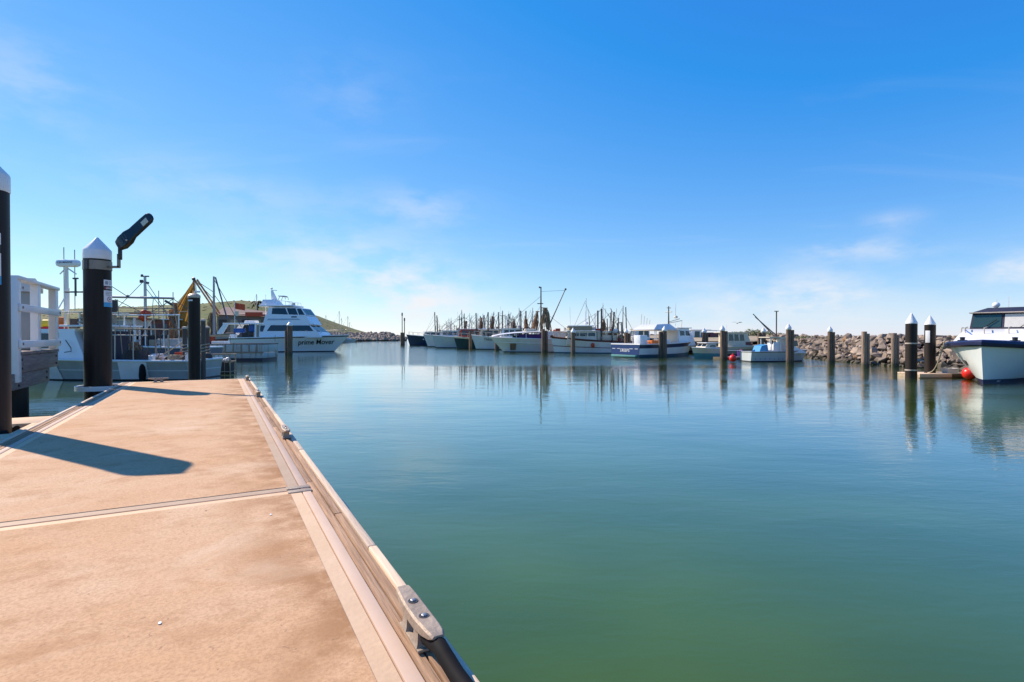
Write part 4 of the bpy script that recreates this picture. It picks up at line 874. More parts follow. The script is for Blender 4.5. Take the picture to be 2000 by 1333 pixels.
def cruiser(name, label, cat, loc, head, L, B, hs, hb, rake, bands, cab, m, roofm, wins, seed, trim='white_paint'):
    root = thing(name, label, cat, loc, R(head)); H = Hull(root, L, B, hs, hb, rake)
    for f0, f1, mm, nm in bands: H.band(f0, f1, mm, nm)
    H.rail(1, .035, trim, 'gunwale'); H.deck(.12, 'deck_paint')
    x0, x1, xt, zt = cab; zd = hs-.12
    prof = [(x0, zd), (x1, zd+.05), (xt+.25, zd+(zt-zd)*.45), (xt, zt), (x0, zt)]
    c, wf = house(root, 'cabin', prof, B*.38, B*.34, m)
    for a, b in wins: side_win(c, [(a, zd+(zt-zd)*.5), (b, zd+(zt-zd)*.5), (b-.06, zt-.12), (a, zt-.12)], wf, 'glass_dark')
    front_win(c, prof[2], prof[3], [(-B*.33, -.04), (.04, B*.33)])
    MB().box(((x0+xt)/2-.15, 0, zt+.03), (xt-x0+.6, B*.76, .06), 0, .02).build('cabin_roof', roofm, c)
    return root, H, c, wf, zd
def small_boats():
    p = P(1386, 701); root, H, c, wf, zd = cruiser('runabout', 'small cream boat with an aqua bottom tucked beside the timber pile', 'boat', p+Vector((0, .9, 0)), 200, 2.6, 1.5, .75, .85, .3, [(-.3, .5, 'band_aqua', 'bottom_paint'), (.5, 1, 'cream', 'hull_side')], (-.6, .5, .2, 1.15), 'cream', 'white_paint', [(-.5, .0)], 3)
    p = P(1448, 696); root, H, c, wf, zd = cruiser('cabin_cruiser', 'cream cabin cruiser with red panels below its windscreen', 'boat', p+Vector((.3, 1.2, 0)), 8, 5.2, 2.1, .75, .95, .5, [(-.3, .2, 'antifoul', 'bottom_paint'), (.2, .75, 'clutter_tan', 'hull_side'), (.75, 1, 'cream', 'sheer_strake')], (-1.5, .9, .35, 1.98), 'cream', 'cream', [(-1.35, -.95), (-.85, -.45), (-.35, .05)], 4, 'cream')
    for sd in (-1, 1): MB().prism([(x, sd*(wf(z)+.006), z) for x, z in ((.15, .95), (.8, .90), (.62, 1.2), (.15, 1.2))], (0, sd*.012, 0)).build('red_panel', 'maroon', c, smooth=False)
    tubes(root, 'bow_rail', [[(2.4, 0, 1.35), (1.6, .6, 1.3), (.9, .85, 1.25)], [(2.4, 0, 1.35), (1.6, -.6, 1.3), (.9, -.85, 1.25)], [(1.6, .6, .85), (1.6, .6, 1.3)], [(1.6, -.6, .85), (1.6, -.6, 1.3)]], .018, 'alu')
    tubes(root, 'aerial', [[(-1.0, .3, 1.98), (-1.0, .3, 2.7)]], .014, 'white_paint', 4)
    p = P(1372, 688); root, H, c, wf, zd = cruiser('launch', 'white launch with a red cover on its aft deck, moored behind the work boat bow', 'boat', p+Vector((0, 1.2, 0)), 184, 5.6, 2.2, .9, 1.2, .5, [(-.3, .15, 'antifoul', 'bottom_paint'), (.15, 1, 'hull_white', 'hull_side')], (-.6, 1.6, 1.1, 2.35), 'white_gloss', 'white_paint', [(-.5, .1), (.2, .8)], 6)
    MB().box((-1.5, 0, 1.5), (1.1, 1.5, 1.2), 0, .08).build('red_cover', 'maroon', root); tubes(root, 'awning_post', [[(-2.4, y, .8), (-2.4, y, 2.3), (-.6, y, 2.35)] for y in (-.8, .8)], .03, 'white_paint')
    p = P(1262, 689); root, H, c, wf, zd = cruiser('launch', 'cream launch with a tan awning, moored behind the blue transom', 'boat', p+Vector((0, 1.2, 0)), 186, 5.2, 2.2, 1.0, 1.3, .5, [(-.3, .15, 'antifoul', 'bottom_paint'), (.15, 1, 'cream', 'hull_side')], (-.4, 1.6, 1.1, 2.4), 'white_paint', 'clutter_tan', [(-.3, .2), (.3, .8)], 7)
    clutter(root, -2.3, -.5, .8, .9, 6, 91); tubes(root, 'rod_rack', [[(-.4+.3*k, .6, 2.4), (-.5+.3*k, .6, 3.4+.2*k)] for k in range(4)], .02, 'alu', 5)
    # aluminium work boat
    p = P(1529, 707.5); root, H, c, wf, zd = cruiser('aluminium_boat', 'pale aluminium half-cabin boat with a blue bin in its cockpit and a thin mast', 'boat', p+Vector((0, .85, 0)), 6, 4.4, 1.7, .66, .76, .35, [(-.3, .1, 'antifoul', 'bottom_paint'), (.1, .9, 'hull_pale', 'hull_side'), (.9, 1, 'hull_grey', 'sheer_strake')], (.35, 1.75, .75, 1.52), 'white_gloss', 'white_paint', [(.75, 1.15)], 5, 'hull_grey')
    MB().box((-.15, 0, 1.62), (1.5, 1.35, .07), 0, .02).build('hard_top', 'cream', root)
    tubes(root, 'hard_top_post', [[(-.75, y, .55), (-.75, y, 1.6)] for y in (-.6, .6)]+[[(-.1, y, .55), (-.1, y, 1.6)] for y in (-.6, .6)], .03, 'white_paint')
    MB().box((-.3, 0, .95), (.5, 1.1, .7), 0, .03).build('console', 'white_paint', root)
    for y in (-.33, .33): MB().box((-.56, y, 1.3), (.02, .3, .25)).build('console_window', 'glass_dark', root)
    b = MB(); b.add([(-1.55, -.5, .56), (-.85, -.5, .56), (-.85, .4, .56), (-1.55, .4, .56), (-1.35, -.5, 1.05), (-.95, -.5, 1.15), (-.95, .4, 1.15), (-1.35, .4, 1.05)], [[0, 1, 2, 3], [4, 5, 6, 7], [0, 1, 5, 4], [1, 2, 6, 5], [2, 3, 7, 6], [3, 0, 4, 7]]); b.build('blue_bin', 'blue_plastic', root, smooth=False)
    tubes(root, 'mast', [[(.05, .1, 1.62), (.05, .1, 3.35)]], .04, 'pole_dark', 8); MB().box((.05, .1, 3.38), (.28, .08, .05)).build('mast_head', 'dark_metal', root)
    tubes(root, 'boom', [[(-.05, .2, 1.7), (-1.5, .3, 3.2)], [(.1, .2, 1.75), (-1.35, .3, 3.0)]], [.04, .03], 'wire', 6)
    for k in range(7): MB().cyl(H.at(-1.9+k*.32, .20, -1, .0), H.at(-1.9+k*.32, .20, -1, .02), .035, n=8).build('rivet_plate', 'band_steel', root)
    # red float, purple tub and white frame on a low pontoon
    q = P(1447, 703); root = thing('landing_raft', 'low dark landing raft with a white pipe frame beside the aluminium boat', 'raft', q+Vector((0, .8, 0)), R(3))
    MB().span((-1.5, -.6, -.2), (1.4, .6, .16), .03).build('raft_deck', 'timber_pile', root)
    tubes(root, 'pipe_frame', [[(-1.15, -.58, .2), (-1.15, -.58, .66), (.15, -.58, .66), (.15, -.58, .22), (-1.15, -.58, .22)]], .025, 'white_paint')
    o = MB().lathe([(.26, 0), (.30, .42), (.33, .44), (.30, .46), (.26, .46), (.24, .1)], 20).build('plastic_tub', 'purple', label='purple plastic tub standing on the low raft behind the red float', cat='tub'); o.location = q+Vector((.35, .75, .16))
    o2 = MB().ball((0, 0, 0), .17, 2, (1, 1, .5)).build('pink_buoy', 'pink', label='pink buoy lying in the purple tub', cat='buoy'); o2.location = q+Vector((.32, .72, .62))
    f = thing('ball_float', 'round red float hanging at the white pipe frame of the raft', 'float', P(1432, 708.5)+Vector((0, .05, .27))); MB().ball((0, 0, 0), .235, 3).build('ball', 'red_float', f); MB().cyl((0, 0, .2), (0, 0, .31), .05, n=10).build('eye', 'red_float', f)
small_boats()
# ------------------------------------------------------------------ timber mooring piles along the far berths
def log(par, x, y, r, zt, m, seed, lean=0):
    r_ = random.Random(seed); rows = []; N_ = 14; ph = [r_.uniform(0, 6.28) for _ in range(4)]
    for i in range(9):
        t = i/8; z = -1.2+(zt+1.2)*t; row = []
        for j in range(N_+1):
            a = 2*math.pi*(j % N_)/N_; q = r*(1.04-.06*t)*(1+.05*math.sin(2*a+ph[0])+.035*math.sin(5*a+ph[1]+t*2)+.03*math.sin(7*t+ph[2]))
            row.append(Vector((x+math.cos(a)*q+lean*t, y+math.sin(a)*q, z)))
        rows.append(row)
    mb = MB().grid(rows); mb.add(rows[-1][:-1], [list(range(N_))]); return mb.build('log', m, par)
def timber_pile(u, vw, vt, wpx, cap, second, label, m='timber_pile', depth=None):
    p = P(u, vw); 
    if depth: p = Vector(((u-1000)/F*depth, depth, 0))
    y = p.y; k = y/F; r = wpx*k/2*math.cos(math.atan((u-1000)/F))*1.05; zt = Q(u, vt, y).z
    root = thing('timber_pile', label, 'pile', p, 0, 'timber mooring piles in the harbour')
    capz = zt-(1.7*r if cap else 0)
    log(root, 0, 0, r, capz, m, int(u))
    if second: log(root, second*r*1.75, r*.6, r*.8, capz-.28*r*3, m, int(u)+5)
    if cap: MB().lathe([(r*1.10, capz-.10), (r*1.16, capz-.08), (r*1.16, capz+.02), (r*1.02, capz+.06), (.02, zt), (.001, zt)], 20).build('cone_cap', 'white_paint', root, ang=30)
    return root
timber_pile(785.5, 676, 650, 7, False, 0, 'lone dark post with two thin marker poles beside the navy trawler', depth=101)
timber_pile(919, 682.5, 648, 6, False, 0, 'slender timber pile in front of the dark teal trawler')
timber_pile(969, 685, 662, 5, False, .9, 'short red-brown timber pile under the flared bow of the large white trawler')
timber_pile(1061, 689.5, 643, 7, False, 1, 'doubled dark timber pile in front of the large white trawler')
timber_pile(1119.5, 691.5, 641, 8, True, 0, 'white-capped timber pile against the bow quarter of the maroon striped boat')
timber_pile(1195, 690, 646, 7, False, 1, 'doubled timber pile between the maroon striped boat and the blue transom')
timber_pile(1223, 690, 642, 7, True, 1, 'white-capped doubled pile standing behind the blue transom', depth=50)
timber_pile(1298, 699.5, 637, 9, True, -.9, 'white-capped timber pile in front of the blue and white work boat')
timber_pile(1375, 697, 641, 8, True, .9, 'white-capped timber pile at the bow of the work boat beside the cream runabout', depth=46)
timber_pile(1411, 705, 636, 9, True, 1, 'white-capped doubled pile beside the raft with the red float')
timber_pile(1491, 700, 640, 9, True, -.9, 'white-capped timber pile behind the stern of the aluminium boat', depth=43)
timber_pile(1540, 711.5, 633, 10, True, 1, 'stout white-capped doubled pile against the cabin of the aluminium boat')
timber_pile(1621, 711.5, 638, 9.5, True, 1, 'white-capped doubled pile standing alone before the grey rock wall')
timber_pile(1688, 718, 648, 11, False, 1, 'bleached flat-topped doubled pile before the rock wall, next to the white-capped one', 'bleached_timber')
timber_pile(1746, 717, 651, 11, False, 1, 'bleached flat-topped doubled pile close to the two black sleeved piles', 'bleached_timber')
def markers():
    for du, vt in ((0, 612), (4.5, 622)):
        p = Q(785.5+du, 660, 101.3); o = thing('marker_pole', 'thin grey marker pole rising from the lone post', 'pole', (p.x, p.y, 0), 0, 'thin marker poles at the lone post')
        zt = Q(0, vt, 101.3).z; MB().cyl((0, 0, -1), (0, 0, zt), .09, .07, 8).build('pole', 'pole_dark', o); MB().lathe([(.13, zt-.5), (.13, zt), (.02, zt+.1)], 8).build('topmark', 'dark_metal', o)
markers()
pr1 = P(1780, 741); r1 = 9.8*pr1.y/F; q1 = sleeve_pile(pr1, r1, Q(0, 632, pr1.y).z, Q(0, 630, pr1.y).z, Q(0, 612, pr1.y).z, 'black sleeved pile with two pale bands and a white cone cap, before the rock wall')
for v in (671, 723): z = Q(0, v, pr1.y).z; MB().lathe([(r1+.001, z-.025), (r1+.014, z-.025), (r1+.014, z+.025), (r1+.001, z+.025)], 32).build('pale_band', 'alu', q1)
pr2 = Vector(((1816.5-1000)/F*22.6, 22.6, 0)); r2_ = 9.2*22.6/F; q2 = sleeve_pile(pr2, r2_, Q(0, 634, 22.6).z, Q(0, 633, 22.6).z, Q(0, 617, 22.6).z, 'black sleeved pile with a white side plate, rising beside the small finger pontoon')
MB().box((-r2_*.93, -r2_*.55, Q(0, 658, 22.6).z), (.02, .16, .5), R(30), .004).build('side_plate', 'sign_white', q2)
# ------------------------------------------------------------------ right-hand motor boat, its finger pontoon and float
def right_boat():
    p = P(1921, 751); ang = math.atan2(-.62, -.78); L, B = 8.0, 3.3; rake = .35
    d = Vector((math.cos(ang), math.sin(ang), 0)); root = thing('motor_boat', 'white motor boat with a fat navy rubber collar and dark canvas roof', 'motor boat', p-d*(L/2-rake), ang)
    H = Hull(root, L, B, 1.22, 1.46, rake, wl=.42, fl=.85, full=3.4, mid=.35)
    H.band(-.3, .115, 'navy_tube', 'bottom_paint'); H.band(.115, .97, 'hull_pale_w', 'hull_side', nf=6); H.deck(.06, 'white_paint')
    H.rail(1, .125, 'navy_tube', 'rubber_collar', .03)
    mb = MB()
    for t in [.3+.07*i for i in range(10)]:
        for sd in (1, -1):
            q = H.pt(t, 1, sd, .03); mb.ball(q+Vector((0, sd*.1, -.02)), .035, 1)
    mb.build('collar_fitting', 'alu', root)
    text('198-2', .10, 'hull_number', 'sign_white', root, 0, lambda x, y: H.at(2.9-x, .085+y, 1, .015))
    # foredeck cabin and windscreen
    prof = [(-2.6, 1.15), (2.6, 1.38), (1.9, 1.72), (1.0, 1.98), (-2.6, 1.98)]
    cab, wf = house(root, 'forward_cabin', prof, 1.22, 1.04, 'white_gloss')
    prof2 = [(-2.4, 1.985), (.62, 1.985), (.42, 2.62), (-2.4, 2.62)]
    wh, wf2 = house(root, 'wheelhouse', prof2, 1.0, .94, 'navy_canvas')
    front_win(wh, prof2[1], prof2[2], [(-.93, -.05)], 'glass_green', .10); front_win(wh, prof2[1], prof2[2], [(.05, .93)], 'curtain', .10)
    for a, b in ((-.75, .42), (-1.9, -.85)):
        side_win(wh, [(a, 2.06), (b, 2.06), (b-(.28 if b > 0 else 0), 2.54), (a, 2.54)], wf2, 'curtain')
    MB().add([(-2.5, -1.0, 2.625), (.55, -1.0, 2.625), (.55, 1.0, 2.625), (-2.5, 1.0, 2.625), (-2.3, -.6, 2.84), (.0, -.55, 2.84), (.0, .55, 2.84), (-2.3, .6, 2.84)], [[0, 1, 2, 3], [4, 5, 6, 7], [0, 1, 5, 4], [1, 2, 6, 5], [2, 3, 7, 6], [3, 0, 4, 7]]).build('canvas_roof', 'navy_canvas', root)
    tubes(root, 'roof_trim', [[(-2.5, -1.01, 2.63), (.56, -1.01, 2.63), (.56, 1.01, 2.63), (-2.5, 1.01, 2.63)]], .025, 'alu')
    for y in (-.55, .5): tubes(wh, 'wiper', [[(.66, y, 2.03), (.56, y+.38, 2.36)]], .012, 'black_rubber', 5)
    MB().ball((-.3, -.35, 2.96), .13, 2, (1, 1, .9)).build('searchlight', 'white_gloss', root); MB().cyl((-.3, -.35, 2.83), (-.3, -.35, 2.9), .05).build('searchlight_foot', 'white_gloss', root)
    tubes(root, 'aerial', [[(-.5, .0, 2.84), (-.5, .0, 3.3)], [(-.7, -.4, 2.84), (-.7, -.4, 3.2)]], .012, 'white_paint', 4); MB().box((-.6, .55, 2.92), (.14, .16, .16), 0, .03).build('loud_hailer', 'pole_dark', root)
    # grab rails and two mooring bitts on the foredeck
    rails = []
    for y in (-.95, -.35, .35, .95):
        rails.append([(1.75-abs(y)*.25, y, 1.7), (1.75-abs(y)*.25, y, 2.02), (1.3-abs(y)*.15, y, 2.06)])
    for sd in (-1, 1): rails += [[(1.9, sd*.97, 2.0), (1.2, sd*1.12, 2.03), (-.2, sd*1.2, 2.03)], [(1.2, sd*1.16, 1.6), (1.2, sd*1.12, 2.03)], [(.4, sd*1.2, 1.6), (.4, sd*1.16, 2.03)]]
    tubes(root, 'grab_rail', rails, .018, 'alu')
    for x, y in ((2.95, .72), (2.55, 1.12), (3.0, -.72)):
        b = MB().lathe([(.075, 1.36), (.075, 1.62), (.085, 1.63), (.085, 1.66), (.02, 1.67)], 16, (x, y, 0)).build('mooring_bitt', 'lamp_black', root); MB().cyl((x-.1, y+.12, 1.54), (x+.1, y-.12, 1.54), .022, n=8).build('cross_pin', 'lamp_black', b)
    MB().prism([H.at(x, z, -1, .02) for x, z in ((2.75, .62), (2.45, .62), (2.5, .80), (2.8, .80))], (0, -.02, 0)).build('hawse_plate', 'dark_metal', root, smooth=False)
    return root, H
mat('hull_pale_w', (.66, .69, .69), .25, var=.3, scale=1.2, tint=(.52, .53, .5), stretch=(1, 1, .4))
RB, HB_ = right_boat()
def finger():
    a = P(1797, 739); root = thing('finger_pontoon', 'small weathered finger pontoon between the black piles and the motor boat bow', 'pontoon', a, R(3))
    MB().span((0.0, .05, -.25), (2.3, 1.2, .12), .02).build('float', 'clutter_tan', root)
    for k in range(6): MB().span((0.0, .04+k*.195, .125), (2.32, .22+k*.195, .165+rnd.uniform(0, .006)), .004).build('deck_board', 'timber_edge', root)
    MB().span((-.02, -.02, .02), (1.35, .03, .17), .006).build('edge_board', 'timber_edge', root); MB().span((1.36, -.02, .02), (2.32, .03, .165), .006).build('edge_board', 'rock_orange', root)
    o = thing('buoy_float', 'bright red ball float hanging between the finger pontoon and the motor boat bow', 'float', P(1889, 741)+Vector((0, -.12, .24))); MB().ball((0, 0, 0), .25, 3).build('ball', 'red_float', o); MB().cyl((-.02, 0, .2), (-.05, 0, .33), .06, n=10).build('eye', 'navy_tube', o)
    f0 = P(1889, 741)+Vector((-.05, -.12, .55)); e = Vector((f0.x+.15, f0.y+.5, 1.2))
    MB().tube([f0, f0.lerp(e, .5)+Vector((.02, 0, -.03)), e], .014).build('float_lanyard', 'rope', label='thin lanyard holding the red ball float to the boat', cat='rope')
    bow = RB.matrix_world if False else None
    b0 = Q(1846, 664, 20.6); s0 = Vector((a.x+.55, a.y+.3, .2)); pts = []
    for i in range(13): t = i/12; q = s0.lerp(b0, t); pts.append(q+Vector((0, 0, -.38*math.sin(math.pi*t))))
    MB().tube(pts, .02).build('mooring_rope', 'rope', label='pale mooring rope sagging from the motor boat bow to the finger pontoon', cat='rope')
    s1 = Vector((pr2.x+r2_+.02, pr2.y-.05, 1.05)); MB().tube([s1.lerp(b0, i/8)+Vector((0, 0, -.12*math.sin(math.pi*i/8))) for i in range(9)], .018).build('mooring_rope', 'rope', label='pale mooring rope from the plated black pile to the motor boat bow', cat='rope')
    d = thing('fish_bin', 'small white bin lying on the finger pontoon', 'bin', (a.x+1.7, a.y+.6, .17)); MB().add([(-.2, -.15, 0), (.2, -.15, 0), (.2, .15, 0), (-.2, .15, 0), (-.25, -.2, .2), (.25, -.2, .2), (.25, .2, .2), (-.25, .2, .2)], [[0, 1, 2, 3], [0, 1, 5, 4], [1, 2, 6, 5], [2, 3, 7, 6], [3, 0, 4, 7]]).build('tub', 'white_paint', d, smooth=False)
    g = thing('outboard_cover', 'dark covered outboard motor standing on the finger pontoon', 'outboard', (a.x+1.15, a.y+.85, .17)); MB().box((0, 0, .3), (.28, .3, .35), 0, .06).build('cowl', 'lamp_black', g); MB().cyl((0, 0, 0), (0, 0, .2), .05).build('leg', 'dark_metal', g)
finger()
# ------------------------------------------------------------------ white flybridge cruiser
def flybridge():
    Y = 58.0; cx = (546-1000)/F*Y; root = thing('flybridge_cruiser', 'large white flybridge cruiser with black slanted lettering on its bow', 'motor yacht', (cx, Y+2.1, 0), 0)
    X = lambda u: ((u-1000)/F*(Y+.3))-cx
    Z = lambda v: HW+(HZ-v)/F*(Y+.3)
    L = X(673)-X(419); B = 4.5; off = (X(673)+X(419))/2
    hr = link('hull_frame', None, root); hr.location = (off, 0, 0)
    bpy.data.objects.remove(hr)
    root.location.x += off; cx += off
    H = Hull(root, L, B, Z(661), Z(654.5), X(673)-X(642), sheer=1.4, wl=.84, fl=1.5, full=2.6)
    H.band(-.3, .045, 'antifoul', 'bottom_paint'); H.band(.045, .9, 'white_gloss', 'hull_side', nf=5); H.band(.9, .955, 'hull_navy', 'sheer_stripe', proud=.01); H.band(.955, 1, 'white_gloss', 'toe_rail')
    H.rail(1, .04, 'white_gloss', 'gunwale'); H.deck(.06, 'white_paint')
    text('prime Mover', .66, 'boat_name', 'sign_black', root, .35, lambda x, y: H.at(X(612)+x, Z(669)+y*1.15+x*.02, -1, .03))
    zd = Z(660)
    # saloon
    prof = [(X(506), zd), (X(627), zd+.02), (X(622), Z(650.5)), (X(602), Z(634)), (X(506), Z(634))]
    sal, wf = house(root, 'saloon', prof, 1.85, 1.65, 'white_gloss')
    side_win(sal, [(X(521), Z(647)), (X(566), Z(647)), (X(566), Z(635.5)), (X(528), Z(635.5))], wf); side_win(sal, [(X(568), Z(647)), (X(612), Z(647)), (X(603), Z(636)), (X(568), Z(636))], wf)
    side_win(sal, [(X(507.5), Z(648)), (X(513), Z(648)), (X(517), Z(636)), (X(507.5), Z(636))], wf)
    front_win(sal, prof[2], prof[3], [(-1.55, -.55), (-.5, .5), (.55, 1.55)])
    # sloping brow up to the flybridge
    prof = [(X(512), Z(634)), (X(607), Z(634)), (X(598), Z(620)), (X(594), Z(616)), (X(516), Z(616))]
    br, wb = house(root, 'bridge_coaming', prof, 1.66, 1.5, 'white_gloss')
    side_win(br, [(X(520), Z(626)), (X(586), Z(625)), (X(580), Z(622.5)), (X(522), Z(622.5))], wb, 'grey_metal', name='side_vent'); side_win(br, [(X(567), Z(620.5)), (X(578), Z(620.5)), (X(578), Z(618)), (X(567), Z(618))], wb, name='side_vent')
    prof = [(X(518), Z(616)), (X(596), Z(616)), (X(586), Z(602)), (X(582), Z(600.5)), (X(520), Z(600.5))]
    fb, wg = house(root, 'enclosed_bridge', prof, 1.48, 1.35, 'white_gloss')
    side_win(fb, [(X(528), Z(613.5)), (X(560), Z(614.5)), (X(554), Z(601.8)), (X(529), Z(601.8))], wg); side_win(fb, [(X(562), Z(614.5)), (X(580), Z(615)), (X(574), Z(602)), (X(557), Z(602))], wg); side_win(fb, [(X(582), Z(615)), (X(593), Z(615.2)), (X(585), Z(603)), (X(577), Z(603))], wg)
    front_win(fb, prof[1], prof[2], [(-1.25, -.45), (-.4, .4), (.45, 1.25)], inset=.08)
    X_, Z_ = X, Z; X = lambda u: ((u-1000)/F*(Y+1.6))-cx; Z = lambda v: HW+(HZ-v)/F*(Y+1.6)
    MB().box(((X(513)+X(580))/2, 0, Z(598.5)), (X(580)-X(513), 3.0, .16), 0, .06).build('hard_top', 'white_gloss', root)
    prof = [(X(514), Z(597)), (X(545), Z(597)), (X(536), Z(586)), (X(516), Z(586))]; house(root, 'top_pod', prof, 1.1, .8, 'white_gloss')
    # raked mast with radar and lights
    MB().add([Vector(p) for p in ((X(528), -.18, Z(587)), (X(538), -.18, Z(587)), (X(538), .18, Z(587)), (X(528), .18, Z(587)), (X(526), -.08, Z(567)), (X(529), -.08, Z(567)), (X(529), .08, Z(567)), (X(526), .08, Z(567)))], [[0, 1, 2, 3], [4, 5, 6, 7], [0, 1, 5, 4], [1, 2, 6, 5], [2, 3, 7, 6], [3, 0, 4, 7]]).build('raked_mast', 'white_gloss', root)
    MB().box((X(532), 0, Z(567)), (.6, .1, .07), 0, .02).ball((X(527), 0, Z(563.5)), .13, 2).build('mast_light', 'white_paint', root)
    tubes(root, 'radar_frame', [[(X(543), -.4, Z(586)), (X(546), -.4, Z(579)), (X(556), -.4, Z(580)), (X(557), -.4, Z(585))], [(X(543), .4, Z(586)), (X(546), .4, Z(579)), (X(556), .4, Z(580)), (X(557), .4, Z(585))]], .035, 'grey_metal'); MB().box((X(549), 0, Z(578.5)), (.7, .9, .07), 0, .02).build('radar_scanner', 'grey_metal', root)
    tubes(root, 'top_rail', [[(X(548), s_*1.2, Z(588)), (X(576), s_*1.2, Z(591)), (X(577), s_*1.2, Z(598))] for s_ in (1, -1)]+[[(X(u), s_*1.2, Z(598)), (X(u), s_*1.2, Z(590))] for s_ in (1, -1) for u in (555, 563, 570)], .025, 'white_paint')
    MB().lathe([(.18, Z(598)), (.2, Z(593)), (.15, Z(592.5))], 14, (X(574), -.6, 0)).build('life_raft', 'grey_metal', root)
    X, Z = X_, Z_
    # aft cockpit canopy on a slanting pillar
    MB().box(((X(434)+X(512))/2, 0, Z(632.5)), (X(512)-X(434), 3.5, .14), 0, .05).build('cockpit_roof', 'white_gloss', root)
    for s_ in (-1, 1):
        MB().prism([(X(420), s_*1.8, Z(655)), (X(433), s_*1.8, Z(655)), (X(446), s_*1.75, Z(633)), (X(436), s_*1.75, Z(633))], (0, -s_*.12, 0)).build('cockpit_pillar', 'white_gloss', root, smooth=False)
        MB().prism([(X(497), s_*1.8, zd), (X(500), s_*1.8, zd), (X(500), s_*1.75, Z(633)), (X(497), s_*1.75, Z(633))], (0, -s_*.1, 0)).build('cockpit_post', 'white_gloss', root, smooth=False)
    MB().box((X(461), -1.0, Z(646)), (1.2, .5, .5), 0, .1).build('blue_cushion', 'tarp_blue', root); MB().box((X(486), -1.0, Z(641)), (.7, .3, .9), 0, .08).build('blue_cover', 'tarp_blue', root); MB().box((X(485), -1.1, Z(653)), (.45, .4, .6), 0, .04).build('fighting_chair', 'lamp_black', root)
    MB().box((X(447), -1.2, Z(657)), (1.0, .5, .5), 0, .12).build('sail_bag', 'white_paint', root); MB().box((X(445), -1.2, Z(651.5)), (.9, .45, .16), 0, .05).build('pink_towel', 'shed_roof', root)
    MB().box((X(476), 0, Z(629)), (1.3, .9, .35), 0, .12).build('tender', 'white_paint', root)
    tubes(root, 'bow_rail', [[H.pt(t, 1, s_)+Vector((0, -s_*.1, .62)) for t in (.70, .8, .9, .97)] for s_ in (1, -1)]+[[H.pt(t, 1, s_)+Vector((0, -s_*.08, 0)), H.pt(t, 1, s_)+Vector((0, -s_*.1, .62))] for s_ in (1, -1) for t in (.72, .8, .88, .95)], .02, 'alu')
    tubes(root, 'forestay_rail', [[(X(597), -1.2, Z(622)), (X(624), -.9, Z(651))]], .03, 'white_paint')
    tubes(root, 'aerial', [[(X(497), .9, Z(632)), (X(497), .9, Z(572))], [(X(517), -1.2, Z(599)), (X(509), -1.2, Z(585))]], .03, 'white_paint', 5)
    tubes(root, 'hanging_lines', [[(X(541.5), -2.3, Z(655)), (X(541.5), -2.34, Z(667))]], .03, 'rope', 5)
flybridge()
def near_posts():
    y = 50.0; root = thing('timber_pile', 'dark timber pile standing against the side of the flybridge cruiser', 'pile', Vector(((566-1000)/F*y, y, 0)), 0, 'timber mooring piles in the harbour')
    log(root, 0, 0, .23, Q(0, 633, y).z-.1, 'timber_pile', 3); log(root, -.36, .1, .13, Q(0, 645, y).z, 'timber_pile', 4); zz = Q(0, 633, y).z-.12; MB().lathe([(.26, zz-.05), (.26, zz+.06), (.02, zz+.3)], 18).build('cone_cap', 'white_paint', root)
near_posts()
